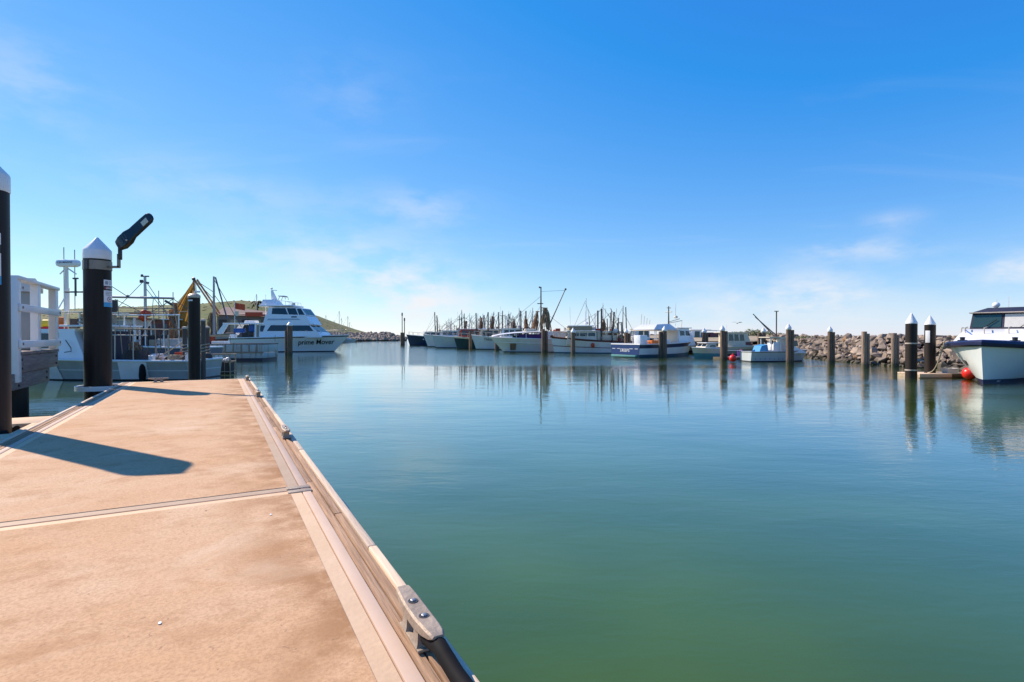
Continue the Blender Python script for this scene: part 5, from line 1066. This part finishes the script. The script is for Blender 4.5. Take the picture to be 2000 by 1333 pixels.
# ------------------------------------------------------------------ boats on the left
def rusty_barge():
    Y = 37.5; x0 = (402-1000)/F*Y; x1 = (512-1000)/F*Y; root = thing('work_barge', 'pale grey steel barge with rust streaks down its side', 'barge', ((x0+x1)/2, Y+1.3, 0), R(2)); L = x1-x0
    m = mat('rusty_plate', (.42, .46, .44), .6); nt = m.node_tree; Lk = nt.links; b = nt.nodes['Principled BSDF']; tc = nt.nodes.new('ShaderNodeTexCoord'); mp = nt.nodes.new('ShaderNodeMapping'); mp.inputs['Scale'].default_value = (3.5, 1, .45); Lk.new(tc.outputs['Object'], mp.inputs[0])
    n = nt.nodes.new('ShaderNodeTexNoise'); n.inputs['Scale'].default_value = 1.6; n.inputs['Detail'].default_value = 5; Lk.new(mp.outputs[0], n.inputs['Vector']); r = nt.nodes.new('ShaderNodeMapRange'); r.inputs[1].default_value = .52; r.inputs[2].default_value = .70; Lk.new(n.outputs[0], r.inputs[0])
    mx = nt.nodes.new('ShaderNodeMix'); mx.data_type = 'RGBA'; mx.inputs['A'].default_value = (.42, .46, .44, 1); mx.inputs['B'].default_value = (.28, .13, .055, 1); Lk.new(r.outputs[0], mx.inputs['Factor']); Lk.new(mx.outputs['Result'], b.inputs['Base Color'])
    MB().span((-L/2, -1.3, .16), (L/2, 1.3, .55), .04).build('hull_box', 'rusty_plate', root); MB().span((-L/2+.1, -1.28, -.4), (L/2-.06, 1.28, .155), .02).build('bottom_paint', 'antifoul', root)
    for y in (-1.3, 1.24): MB().span((-L/2, y, .56), (L/2, y+.06, 1.12), .01).build('bulwark', 'rusty_plate', root)
    MB().span((L/2-.06, -1.235, .56), (L/2, 1.235, 1.12), .01).build('bulwark', 'rusty_plate', root)
    MB().span((-L/2-.02, -1.36, .54), (L/2+.03, -1.303, .62), .01).build('rubbing_strake', 'band_steel', root)
    tubes(root, 'bulwark_cap', [[(-L/2, -1.27, 1.15), (L/2, -1.27, 1.15), (L/2, 1.27, 1.15), (-L/2, 1.27, 1.15)]], .045, 'dark_metal')
    for k in range(7): MB().span((-L/2+.2+k*L/7.2, -1.345, .63), (-L/2+.26+k*L/7.2, -1.302, 1.1)).build('bulwark_rib', 'band_steel', root)
    MB().box((-L*.36, -.3, .95), (.9, 1.0, .8), 0, .04).build('deck_locker', 'hull_white', root); clutter(root, -L*.3, L*.4, .9, .6, 6, 77)
    tubes(root, 'rail', [[(-L/2, -1.1, 1.15), (-L/2, -1.1, 1.7), (-L*.1, -1.1, 1.7), (-L*.1, -1.1, 1.15)]], .03, 'clutter_tan')
rusty_barge()
def cat_boat():
    Y = 20.6; cx = -16.75; root = thing('fishing_cat', 'grey aluminium fishing boat with a white cabin and a radar bar on its mast', 'fishing boat', (cx, Y+1.4, 0), R(180))
    X = lambda u, y=Y+.2: -(((u-1000)/F*y)-cx)      # local +x points to the left of the picture
    Z = lambda v, y=Y: HW+(HZ-v)/F*y
    L = 8.6; H = Hull(root, L, 2.9, .74, .95, .6, full=3)
    H.band(-.3, .06, 'antifoul', 'bottom_paint'); H.band(.06, .48, 'hull_grey', 'hull_side'); H.band(.48, .54, 'hull_pale', 'hull_stripe'); H.band(.54, 1, 'hull_grey', 'hull_side'); H.rail(1, .05, 'hull_white', 'gunwale'); H.deck(.1, 'deck_paint')
    MB().prism([H.at(x, z, 1, .015) for x, z in ((X(238), .05), (X(292), .05), (X(292), .72), (X(238), .72))], (0, .012, 0)).build('white_patch', 'hull_white', root, smooth=False)
    MB().prism([H.at(x, z, 1, .015) for x, z in ((X(84), .04), (X(118), .04), (X(114), .7), (X(84), .72))], (0, .012, 0)).build('white_patch', 'hull_white', root, smooth=False)
    prof = [(X(166), .66), (X(20), .70), (X(0), 1.4), (X(28), 2.0), (X(148), 1.95)]
    prof = [(X(166), .66), (X(20), .70), (X(10), 1.3), (X(40), 1.98), (X(140), 1.98), (X(140), 1.82)]
    cab, wf = house(root, 'cabin', prof, 1.15, 1.05, 'white_gloss')
    side_win(cab, [(X(108), 1.25), (X(50), 1.25), (X(55), 1.8), (X(108), 1.8)], wf, frame=.03)
    tubes(cab, 'grab_rail', [[(X(128), 1.2, 1.55), (X(140), 1.24, 1.25), (X(141), 1.25, 1.12), (X(128), 1.26, 1.08)]], .016, 'rope_dark')
    MB().prism([(X(166), 0.9, .7), (X(150), .9, 1.9), (X(190), .9, 1.9), (X(190), .9, .7)], (0, -1.7, 0)).build('cockpit_bulkhead', 'navy_canvas', root, smooth=False)
    MB().box(((X(110)+X(200))/2, 0, 2.10), (abs(X(110)-X(200)), 2.2, .07), 0, .02).build('hard_top', 'white_paint', root)
    MB().box(((X(100)+X(178))/2, 0, 2.64), (abs(X(100)-X(178)), 1.8, .06), 0, .02).build('upper_roof', 'cream', root)
    tubes(root, 'roof_post', [[(X(u), y, 2.1), (X(u), y, 2.64)] for u in (112, 140, 170) for y in (-.8, .8)]+[[(X(u), y, .7), (X(u), y, 2.1)] for u in (196,) for y in (-1.0, 1.0)], .03, 'white_paint')
    MB().box((X(150), .1, 2.40), (.8, 1.0, .35), 0, .05).build('bridge_console', 'clutter_tan', root); MB().box((X(150), -.3, 2.95), (.6, .6, .5), 0, .05).build('bridge_seat', 'clutter_dark', root)
    X0, Z0 = X, Z; X = lambda u: X0(u, Y+1.4); Z = lambda v: Z0(v, Y+1.4)
    # radar mast
    tubes(root, 'radar_mast', [[(X(131), 0, 2.6), (X(131), 0, Z(522))]], [.08, .06], 'white_paint', 10); tubes(root, 'mast_strut', [[(X(131), 0, Z(523)), (X(118), 0, Z(536))], [(X(131), 0, Z(523)), (X(150), 0, Z(536))], [(X(122), .3, 2.64), (X(131), 0, 3.4)]], .025, 'white_paint')
    bar = MB().box((X(134.5), 0, Z(515)), (.9, .32, .30), 0, .12); bar = bar.build('radar_scanner', 'white_gloss', root)
    text('LSA MARINE', .11, 'lettering', 'sign_black', bar, .1, lambda x, y: Vector((X(134)-x, .165, Z(514)+y)))
    tubes(root, 'whip_aerial', [[(X(126), .0, 1.9), (X(126), .0, 5.3)], [(X(147), .0, 2.6), (X(147), .0, 5.2)], [(X(151), -.4, 2.6), (X(150), -.4, 4.5)], [(X(112), -.6, 2.1), (X(112), -.6, 3.7)]], .018, 'alu', 5)
    tubes(root, 'light_bar', [[(X(140), .3, Z(572)), (X(175), .3, Z(572))], [(X(160), .3, Z(545)), (X(160), .3, Z(580))], [(X(155), .3, Z(546)), (X(165), .3, Z(546))]], .035, 'dark_metal')
    X, Z = X0, Z0
    # cockpit rail, bin, fender
    tubes(root, 'cockpit_rail', [[(X(u), 1.25, .7), (X(u), 1.25, 1.75)] for u in (226, 262, 330)]+[[(X(205), 1.25, 1.75), (X(290), 1.25, 1.72)]], .022, 'alu')
    b = MB().add([(X(236), .6, .75), (X(276), .6, .75), (X(276), 1.2, .75), (X(236), 1.2, .75), (X(240), .6, 1.16), (X(270), .6, 1.16), (X(270), 1.2, 1.16), (X(240), 1.2, 1.16)], [[0, 1, 2, 3], [4, 5, 6, 7], [0, 1, 5, 4], [1, 2, 6, 5], [2, 3, 7, 6], [3, 0, 4, 7]]).build('crab_pot', 'clutter_dark', root, smooth=False)
    net(root, (X(253), .9, 1.4), (X(253), .9, .78), .15, .38, 'net_brown', 8, 'net_heap')
    for u in (290, 296): MB().lathe([(.06, 0), (.07, .22), (.05, .24)], 10, (X(u), 1.1, .72)).build('bait_bucket', 'white_paint', root)
    fp = H.at(X(284), .3, 1, .12); MB().lathe([(.05, .62), (.10, .5), (.12, .2), (.10, -.05), (.03, -.12)], 14, (fp.x, fp.y, .02)).build('fender', 'black_rubber', root); tubes(root, 'fender_line', [[(fp.x, fp.y, .6), (fp.x, fp.y-.05, 1.3)]], .014, 'rope_dark', 5)
    clutter(root, X(340), X(300), .7, .66, 5, 12); clutter(root, X(230), X(200), .7, .66, 3, 13)
    clutter(root, X(360), X(215), 1.0, .66, 12, 14); clutter(root, X(170), X(60), .8, 2.02, 6, 15, ('clutter_tan', 'clutter_dark', 'white_paint', 'cream'))
    rods = random.Random(5); tubes(root, 'fishing_rod', [[(X(u), rods.uniform(-.9, 1.1), .9), (X(u+rods.uniform(-6, 6)), rods.uniform(-.9, 1.1), rods.uniform(2.2, 3.2))] for u in (208, 232, 244, 268, 292, 306, 322)], .016, 'rope', 5)
    tubes(root, 'awning_frame', [[(X(225), y, .7), (X(225), y, 2.0), (X(330), y, 1.95), (X(330), y, .7)] for y in (-1.15, 1.2)]+[[(X(u), -1.15, 1.98), (X(u), 1.2, 1.98)] for u in (225, 260, 295, 330)], .022, 'clutter_tan')
    tubes(root, 'hanging_line', [[(X(u), 1.22, 1.95), (X(u+4), 1.25, 1.2), (X(u-2), 1.3, .8)] for u in (246, 252, 276, 287, 312)], .016, 'rope_dark', 5)
    # orange and yellow safety gear stowed on the hard top
    for u, v, m_, s in ((68, 634, 'yellow', (1.0, .5, .28)), (100, 632, 'yellow', (.7, .5, .3)), (112, 628, 'orange', (.3, .5, .36)), (85, 641, 'red_float', (1.1, .5, .14)), (115, 642, 'red_float', (.35, .4, .3)), (118, 660, 'red_float', (.2, .3, .2))):
        MB().box((X(u, Y+2.2), -.9, Z(v, Y+2.2)), s, 0, .08).build('safety_float', m_, root)
    MB().box((X(88, Y+2.2), -.9, 1.93), (1.7, .7, .1), 0, .02).build('raft_shelf', 'white_paint', root)
cat_boat()
def left_trawler():
    Y = 30.0; YC = Y+1.0; cx = (270-1000)/F*YC; X = lambda u: -(((u-1000)/F*YC)-cx); Z = lambda v: HW+(HZ-v)/F*YC
    root = thing('trawler', 'white fishing boat with a steel lattice roof, horizontal boom and red floats', 'fishing boat', (cx, Y+1.6, 0), R(180)); L = 7.6
    H = Hull(root, L, 3.0, 1.05, 1.45, .7); H.band(-.3, .06, 'antifoul', 'bottom_paint'); H.band(.06, .62, 'hull_white', 'hull_side'); H.band(.62, 1, 'hull_navy_grey', 'sheer_strake'); H.rail(1, .05, 'white_paint', 'gunwale'); H.deck(.2, 'deck_paint')
    prof = [(X(258), .9), (X(190), .9), (X(188), 1.8), (X(196), Z(624)), (X(258), Z(624))]; cab, wf = house(root, 'wheelhouse', prof, 1.15, 1.05, 'hull_white')
    for xx, y0_, y1_, z0_, z1_, mm in ((X(258)-.012, -.95, -.1, .95, 2.3, 'clutter_dark'), (X(258)-.012, .1, .9, 1.5, 2.35, 'glass_dark')): MB().span((xx-.012, y0_, z0_), (xx+.01, y1_, z1_)).build('aft_opening', mm, cab, smooth=False)
    for a, b in ((206, 220), (224, 237), (240, 253)): side_win(cab, [(X(b), Z(648)), (X(a), Z(648)), (X(a), Z(628)), (X(b), Z(628))], wf, 'glass_pale' if a < 245 else 'glass_dark', frame=.03)
    MB().box(((X(190)+X(272))/2, 0, Z(622)), (abs(X(190)-X(272)), 2.6, .08), 0, .02).build('cabin_roof', 'clutter_tan', cab)
    lat = [[(X(200), y, Z(612)), (X(290), y, Z(612))] for y in (-1.1, 0, 1.1)]+[[(X(u), -1.1, Z(612)), (X(u), 1.1, Z(612))] for u in range(205, 291, 14)]+[[(X(u), y, Z(622)), (X(u), y, Z(612))] for u in (206, 248, 288) for y in (-1.1, 1.1)]
    tubes(root, 'roof_lattice', lat, .03, 'clutter_tan')
    tubes(root, 'mast', [[(X(271), 0, .9), (X(270), 0, Z(537))]], [.10, .07], 'grey_metal', 10)
    MB().box((X(270), 0, Z(538)), (.45, .1, .07), 0, .01).ball((X(264), 0, Z(536)), .08, 1).build('mast_head', 'dark_metal', root)
    for u_, v_, sz in ((263, 548, (.16, .12, .18)), (275, 551, (.14, .12, .12)), (266, 579, (.3, .15, .1))): MB().box((X(u_), 0, Z(v_)), sz, 0, .02).build('mast_light', 'dark_metal', root)
    tubes(root, 'boom', [[(X(196), .6, Z(580)), (X(340), .6, Z(583))]], .065, 'grey_metal', 8); tubes(root, 'boom_line', [[(X(196), .6, Z(545)), (X(250), .6, Z(580))], [(X(225), .6, Z(585)), (X(280), .6, Z(612))], [(X(338), .6, Z(585)), (X(296), .6, Z(610))], [(X(340), .6, Z(585)), (X(372), .6, Z(608))]], .02, 'wire', 5)
    MB().box((X(330), .6, Z(592)), (.5, .1, .12), 0, .02, Matrix.Rotation(R(-30), 4, 'Y')).build('boom_bracket', 'dark_metal', root); MB().ball((X(250), .6, Z(579)), .09, 1).build('boom_block', 'dark_metal', root)
    tubes(root, 'side_rail', [[(X(230), 1.3, Z(617)), (X(366), 1.3, Z(616.5))]], .04, 'white_paint', 8)
    tubes(root, 'rail_post', [[(X(u), 1.28, .95), (X(u), 1.3, Z(617))] for u in (236, 300, 335, 364)], .03, 'white_paint')
    MB().span((X(300), -1.0, .95), (X(272), .2, 1.75), .03).build('engine_box', 'clutter_dark', root); MB().span((X(312), -1.1, .9), (X(302), 1.1, 1.5), .03).build('sorting_tray', 'clutter_tan', root)
    tubes(root, 'davit', [[(X(275), 1.1, 1.0), (X(275), 1.1, Z(622))]], .08, 'hull_white', 8)
    tubes(root, 'rigging_line', [[(X(270), 0, Z(545)), (X(225), .8, Z(612))], [(X(270), 0, Z(545)), (X(345), .6, Z(640))], [(X(270), 0, Z(560)), (X(310), -.8, Z(630))], [(X(205), .5, Z(580)), (X(205), .5, Z(612))], [(X(320), .6, Z(583)), (X(322), .7, Z(640))], [(X(300), .6, Z(583)), (X(299), .7, Z(616))]], .018, 'wire', 5)
    tubes(root, 'crossbar', [[(X(222), 1.15, Z(602)), (X(352), 1.15, Z(604))], [(X(222), -1.1, Z(606)), (X(352), -1.1, Z(607))]], .03, 'band_steel', 6)
    net(root, (X(318), -.5, Z(592)), (X(318), -.5, 1.2), .25, .45, 'net_brown', 66)
    for k in range(7): MB().ball((X(292+rnd.uniform(-5, 12)), 1.15+rnd.uniform(-.1, .15), Z(618+rnd.uniform(-6, 6))), rnd.uniform(.12, .19), 2).build('red_float', 'orange_red', root)
    tubes(root, 'aerial', [[(X(286), -.5, Z(622)), (X(286), -.5, Z(565))], [(X(315), -.5, 1.0), (X(315), -.5, Z(568))]], .025, 'alu', 5)
    MB().box((X(335), .2, 1.2), (1.2, 1.6, .7), 0, .04).build('ice_box', 'deck_paint', root); clutter(root, X(365), X(280), 1.0, .88, 14, 44)
mat('hull_navy_grey', (.10, .12, .17), .4, var=.3, scale=3)
left_trawler()
def net_trawler():
    Y = 42.0; YC = Y+1.8; cx = (350-1000)/F*YC; X = lambda u: ((u-1000)/F*YC)-cx; Z = lambda v: HW+(HZ-v)/F*YC
    root = thing('trawler', 'old brown timber trawler with ochre nets hung from its masthead', 'fishing boat', (cx, Y+2.0, 0), 0); L = 8.0
    H = Hull(root, L, 3.2, 1.35, 1.9, .6); H.band(-.3, .08, 'antifoul', 'bottom_paint'); H.band(.08, .8, 'red_brown', 'hull_side'); H.band(.8, 1, 'hull_grey', 'sheer_strake'); H.rail(1, .06, 'clutter_tan', 'gunwale'); H.deck(.25, 'deck_paint')
    prof = [(X(298), 1.2), (X(356), 1.2), (X(358), 2.2), (X(352), Z(627)), (X(298), Z(627))]; cab, wf = house(root, 'cabin', prof, 1.2, 1.1, 'cabin_red')
    for k in range(5):
        u = 302+k*10.5; side_win(cab, [(X(u), Z(655)), (X(u+7.5), Z(655)), (X(u+7.5), Z(634)), (X(u), Z(634))], wf, 'glass_dark' if k % 2 else 'red_brown', name='cabin_panel')
    MB().box(((X(294)+X(360))/2, 0, Z(625)), (X(360)-X(294), 2.6, .1), 0, .03).build('cabin_roof', 'hull_pale', cab)
    apex = Vector((X(376), 0, Z(545)))
    m = mat('net_ochre', (.36, .19, .04), .95, var=.6, scale=5, tint=(.17, .08, .02), bump=.6, bscale=20); nt = m.node_tree; b = nt.nodes['Principled BSDF']; out = nt.nodes['Material Output']
    tr = nt.nodes.new('ShaderNodeBsdfTranslucent'); tr.inputs[0].default_value = (.42, .22, .05, 1); mx = nt.nodes.new('ShaderNodeMixShader'); mx.inputs[0].default_value = .4; nt.links.new(b.outputs[0], mx.inputs[1]); nt.links.new(tr.outputs[0], mx.inputs[2]); nt.links.new(mx.outputs[0], out.inputs[0])
    m2 = mat('net_pale', (.40, .33, .27), .95, var=.5, scale=5); nt = m2.node_tree; b = nt.nodes['Principled BSDF']; out = nt.nodes['Material Output']; tp = nt.nodes.new('ShaderNodeBsdfTransparent'); mx = nt.nodes.new('ShaderNodeMixShader'); mx.inputs[0].default_value = .35; nt.links.new(b.outputs[0], mx.inputs[1]); nt.links.new(tp.outputs[0], mx.inputs[2]); nt.links.new(mx.outputs[0], out.inputs[0])
    def sheet(a, b_, m_, name, sag, seed, nu=18, nv=14):
        r = random.Random(seed); rows = []
        for i in range(nv+1):
            t = i/nv; row = []
            for j in range(nu+1):
                s = j/nu; q = b_[0].lerp(b_[1], s); p = a.lerp(q, t)
                p = p+Vector((0, sag*math.sin(s*9+seed)*t*.6+sag*.5*math.sin(s*21+seed*2)*t, -sag*.6*math.sin(math.pi*t))); row.append(p)
            rows.append(row)
        return MB().grid(rows).build(name, m_, root, ang=80)
    sheet(apex, [Vector((X(334), -.9, Z(668))), Vector((X(388), .4, Z(650)))], 'net_ochre', 'hanging_net', .22, 1)
    sheet(apex+Vector((-.05, .15, -.05)), [Vector((X(298), -.5, Z(662))), Vector((X(345), -.4, Z(655)))], 'net_ochre', 'hanging_net', .25, 2)
    sheet(apex+Vector((-.04, .35, -.02)), [Vector((X(312), .6, Z(612))), Vector((X(372), 1.0, Z(600)))], 'net_pale', 'pale_net', .2, 3)
    tubes(root, 'sheerleg', [[apex, (X(421), .3, Z(618))], [apex+Vector((.1, .3, 0)), (X(414), 1.0, Z(612))], [apex, (X(388), -.6, Z(650))]], .07, 'net_brown', 8)
    MB().ball(apex, .16, 1).build('head_block', 'dark_metal', root)
    tubes(root, 'mast', [[(X(415.5), 0, 1.2), (X(415.5), 0, Z(540))]], [.12, .07], 'hull_pink', 10); tubes(root, 'mast_leg', [[(X(416), .2, Z(541)), (X(436), .4, Z(622))]], .06, 'hull_navy_grey', 8)
    tubes(root, 'stay_wire', [[apex, (X(414), 0, Z(570))], [apex, (X(413), 0, Z(582))], [(X(415.5), 0, Z(545)), (X(470), 0, Z(640))], [(X(415.5), 0, Z(575)), (X(430), 0, Z(595))]], .025, 'wire', 5)
    tubes(root, 'mooring_rope', [[(X(310), -1.4, Z(668)), (X(335), -1.8, Z(661)), (X(352), -2.2, Z(655)), (X(361), -2.8, Z(648))], [(X(300), -1.4, Z(660)), (X(340), -1.8, Z(656)), (X(358), -2.4, Z(644))]], .03, 'rope', 6)
    net(root, (X(410), .2, Z(612)), (X(408), .2, 1.3), .3, .55, 'net_green', 91); clutter(root, -3.6, -1.6, 1.0, 1.15, 6, 61); clutter(root, 1.4, 3.0, .9, 1.2, 5, 62)
mat('hull_pink', (.50, .40, .38), .6, var=.4, scale=3)
net_trawler()
# ------------------------------------------------------------------ far things
def shed():
    Y = 92; u0, u1 = 418, 512; a = Q(u0, 640, Y); b = Q(u1, 640, Y); root = thing('harbour_shed', 'low shed with brown roof and orange netting behind the moored boats', 'shed', ((a.x+b.x)/2, Y+4, 0)); W = b.x-a.x
    zt = Q(0, 597, Y).z; ze = Q(0, 614, Y).z
    MB().span((-W/2, -3, -.5), (W/2, 3, ze)).build('wall', 'shed_wall', root, smooth=False)
    MB().add([(-W/2-.3, -3.4, ze+.003), (W/2+.3, -3.4, ze-.4), (W/2+.3, 3.4, ze-.4), (-W/2-.3, 3.4, ze+.003), (-W/2-.3, 0, zt), (W/2+.3, 0, ze+.5)], [[0, 1, 5, 4], [2, 3, 4, 5], [0, 4, 3], [1, 2, 5]]).build('roof', 'shed_roof', root, smooth=False)
    for k in range(4): MB().span((-W*.46+k*W*.24, -3.05, .3), (-W*.46+k*W*.24+1.3, -2.99, ze-.9)).build('shed_door', 'clutter_tan' if k % 2 else 'clutter_dark', root, smooth=False)
    MB().span((W*.12, -3.5, ze-.35), (W*.48, -3.42, ze+.35)).build('orange_netting', 'orange_red', root)
    MB().span((-W*.1, -3.5, ze-.3), (-W*.02, -3.42, ze+.5)).build('door_sign', 'cream', root)
    p = Q(468, 598, 80); f = thing('red_flag', 'red flag flying over the harbour shed', 'flag', (p.x, p.y, 0)); MB().cyl((-.7, 0, 0), (-.7, 0, p.z+.6), .05).build('flagpole', 'white_paint', f)
    rows = [[Vector((-.65+i*.2, .15*math.sin(i*1.1), p.z-.45+z*.45-.03*i)) for i in range(8)] for z in (0, 1, 2)]; MB().grid(rows).build('flag_cloth', 'orange_red', f)
shed()
def shore():
    rows = []
    for y, z in ((88.5, -.8), (90, .5), (112, 1.2), (185, 1.2)): rows.append([Vector(((u-1000)/F*100, y, z)) for u in range(-60, 530, 20)])
    MB().grid(rows).build('harbour_shore', 'sand', kind='structure')
shore()
def palm():
    p = Q(503, 640, 120); root = thing('palm_tree', 'single palm tree rising behind the flybridge cruiser', 'palm tree', (p.x, p.y, 1.0)); zt = Q(0, 590, 120).z-1
    MB().tube([(0, 0, 0), (.15, 0, zt*.5), (0, 0, zt)], [.22, .17, .13], 10).build('trunk', 'trunk_brown', root)
    mb = MB()
    for i in range(15):
        a = i*2.4; el = rnd.uniform(-.1, 1.1); d = Vector((math.cos(a), math.sin(a), 0)); pts = []
        for k in range(7): t = k/6; pts.append(Vector((0, 0, zt))+d*1.7*t+Vector((0, 0, 1.3*math.sin(el)*t-1.5*t*t*(.6+.4*math.cos(el)))))
        sd = Vector((-d.y, d.x, 0))
        for k in range(6):
            w0 = .32*(1-(k/6)**2)+.05; mb.add([pts[k]-sd*w0+Vector((0, 0, -.15)), pts[k], pts[k]+sd*w0+Vector((0, 0, -.15)), pts[k+1]+sd*w0*.7+Vector((0, 0, -.15)), pts[k+1], pts[k+1]-sd*w0*.7+Vector((0, 0, -.15))], [[0, 1, 4, 5], [1, 2, 3, 4]])
    mb.build('crown', 'palm_leaf', root)
palm()
def yachts():
    spec = [(600, 607, 150), (606, 620, 160), (634, 616, 160), (650, 626, 170), (660, 608, 150), (664, 622, 165), (676.5, 618, 150), (680, 630, 175), (497, 575, 105), (455, 592, 110), (180, 570, 75), (44, 590, 80), (560, 622, 150)]
    for i, (u, vt, y) in enumerate(spec):
        p = Q(u, 660, y); far = y > 140
        root = thing('yacht', 'small white yacht with a bare mast moored below the headland' if far else 'bare yacht mast standing behind the left-hand boats', 'yacht', (p.x, y, 0), R(rnd.uniform(-20, 20)), 'yachts below the headland' if far else 'yachts behind the left-hand boats')
        H = Hull(root, 6.0, 2.0, .7, .95, .9); H.band(-.3, 1, 'hull_white', 'hull_side', nt=10); H.deck(.03, 'white_paint'); house(root, 'coachroof', [(-.9, .7), (1.4, .8), (1.0, 1.15), (-.9, 1.15)], .7, .6, 'white_paint')
        zt = Q(0, vt, y).z; tubes(root, 'mast', [[(.4, 0, .8), (.4, 0, zt)]], .065, 'alu', 6); tubes(root, 'boom', [[(.4, 0, 1.7), (-2.2, 0, 1.65)]], .06, 'alu', 6); tubes(root, 'stay_wire', [[(.4, 0, zt), (2.8, 0, .95)], [(.4, 0, zt), (-2.9, 0, .8)]], .015, 'wire', 4)
yachts()
def gull():
    p = Q(1440, 632, 48); root = thing('seagull', 'seagull flying above the cream cabin cruiser', 'bird', p, R(70)); mb = MB()
    rows = []
    for x, r in ((-.2, .01), (-.12, .04), (0, .065), (.1, .055), (.17, .035), (.21, .03), (.25, .008)): rows.append([Vector((x, math.cos(a)*r, math.sin(a)*r*.9+(.02 if x > .12 else 0))) for a in [i*math.pi/4 for i in range(9)]])
    mb.grid(rows); 
    for sd in (-1, 1): mb.prism([(.08, sd*.04, .02), (.06, sd*.2, .13), (-.02, sd*.42, .08), (-.06, sd*.2, .11), (-.06, sd*.04, .02)], (0, 0, .012))
    mb.build('body', 'hull_grey', root)
gull()

def quay_ropes():
    a = Q(361, 664, 21.5); b = Q(397, 664, 21.5); c = P(318, 738, .62)
    for p0, p1, sag, lab in ((a, Vector((a.x-2.6, a.y+.4, .85)), .35, 'pale mooring rope from the slim dark pole to the grey aluminium boat'), (b, Vector((b.x-2.2, b.y-.3, .8)), .45, 'pale mooring rope from the capped slim pole to the grey aluminium boat')):
        MB().tube([p0.lerp(p1, i/12)+Vector((0, 0, -sag*math.sin(math.pi*i/12))) for i in range(13)], .018, 6).build('mooring_rope', 'rope', label=lab, cat='rope')
quay_ropes()
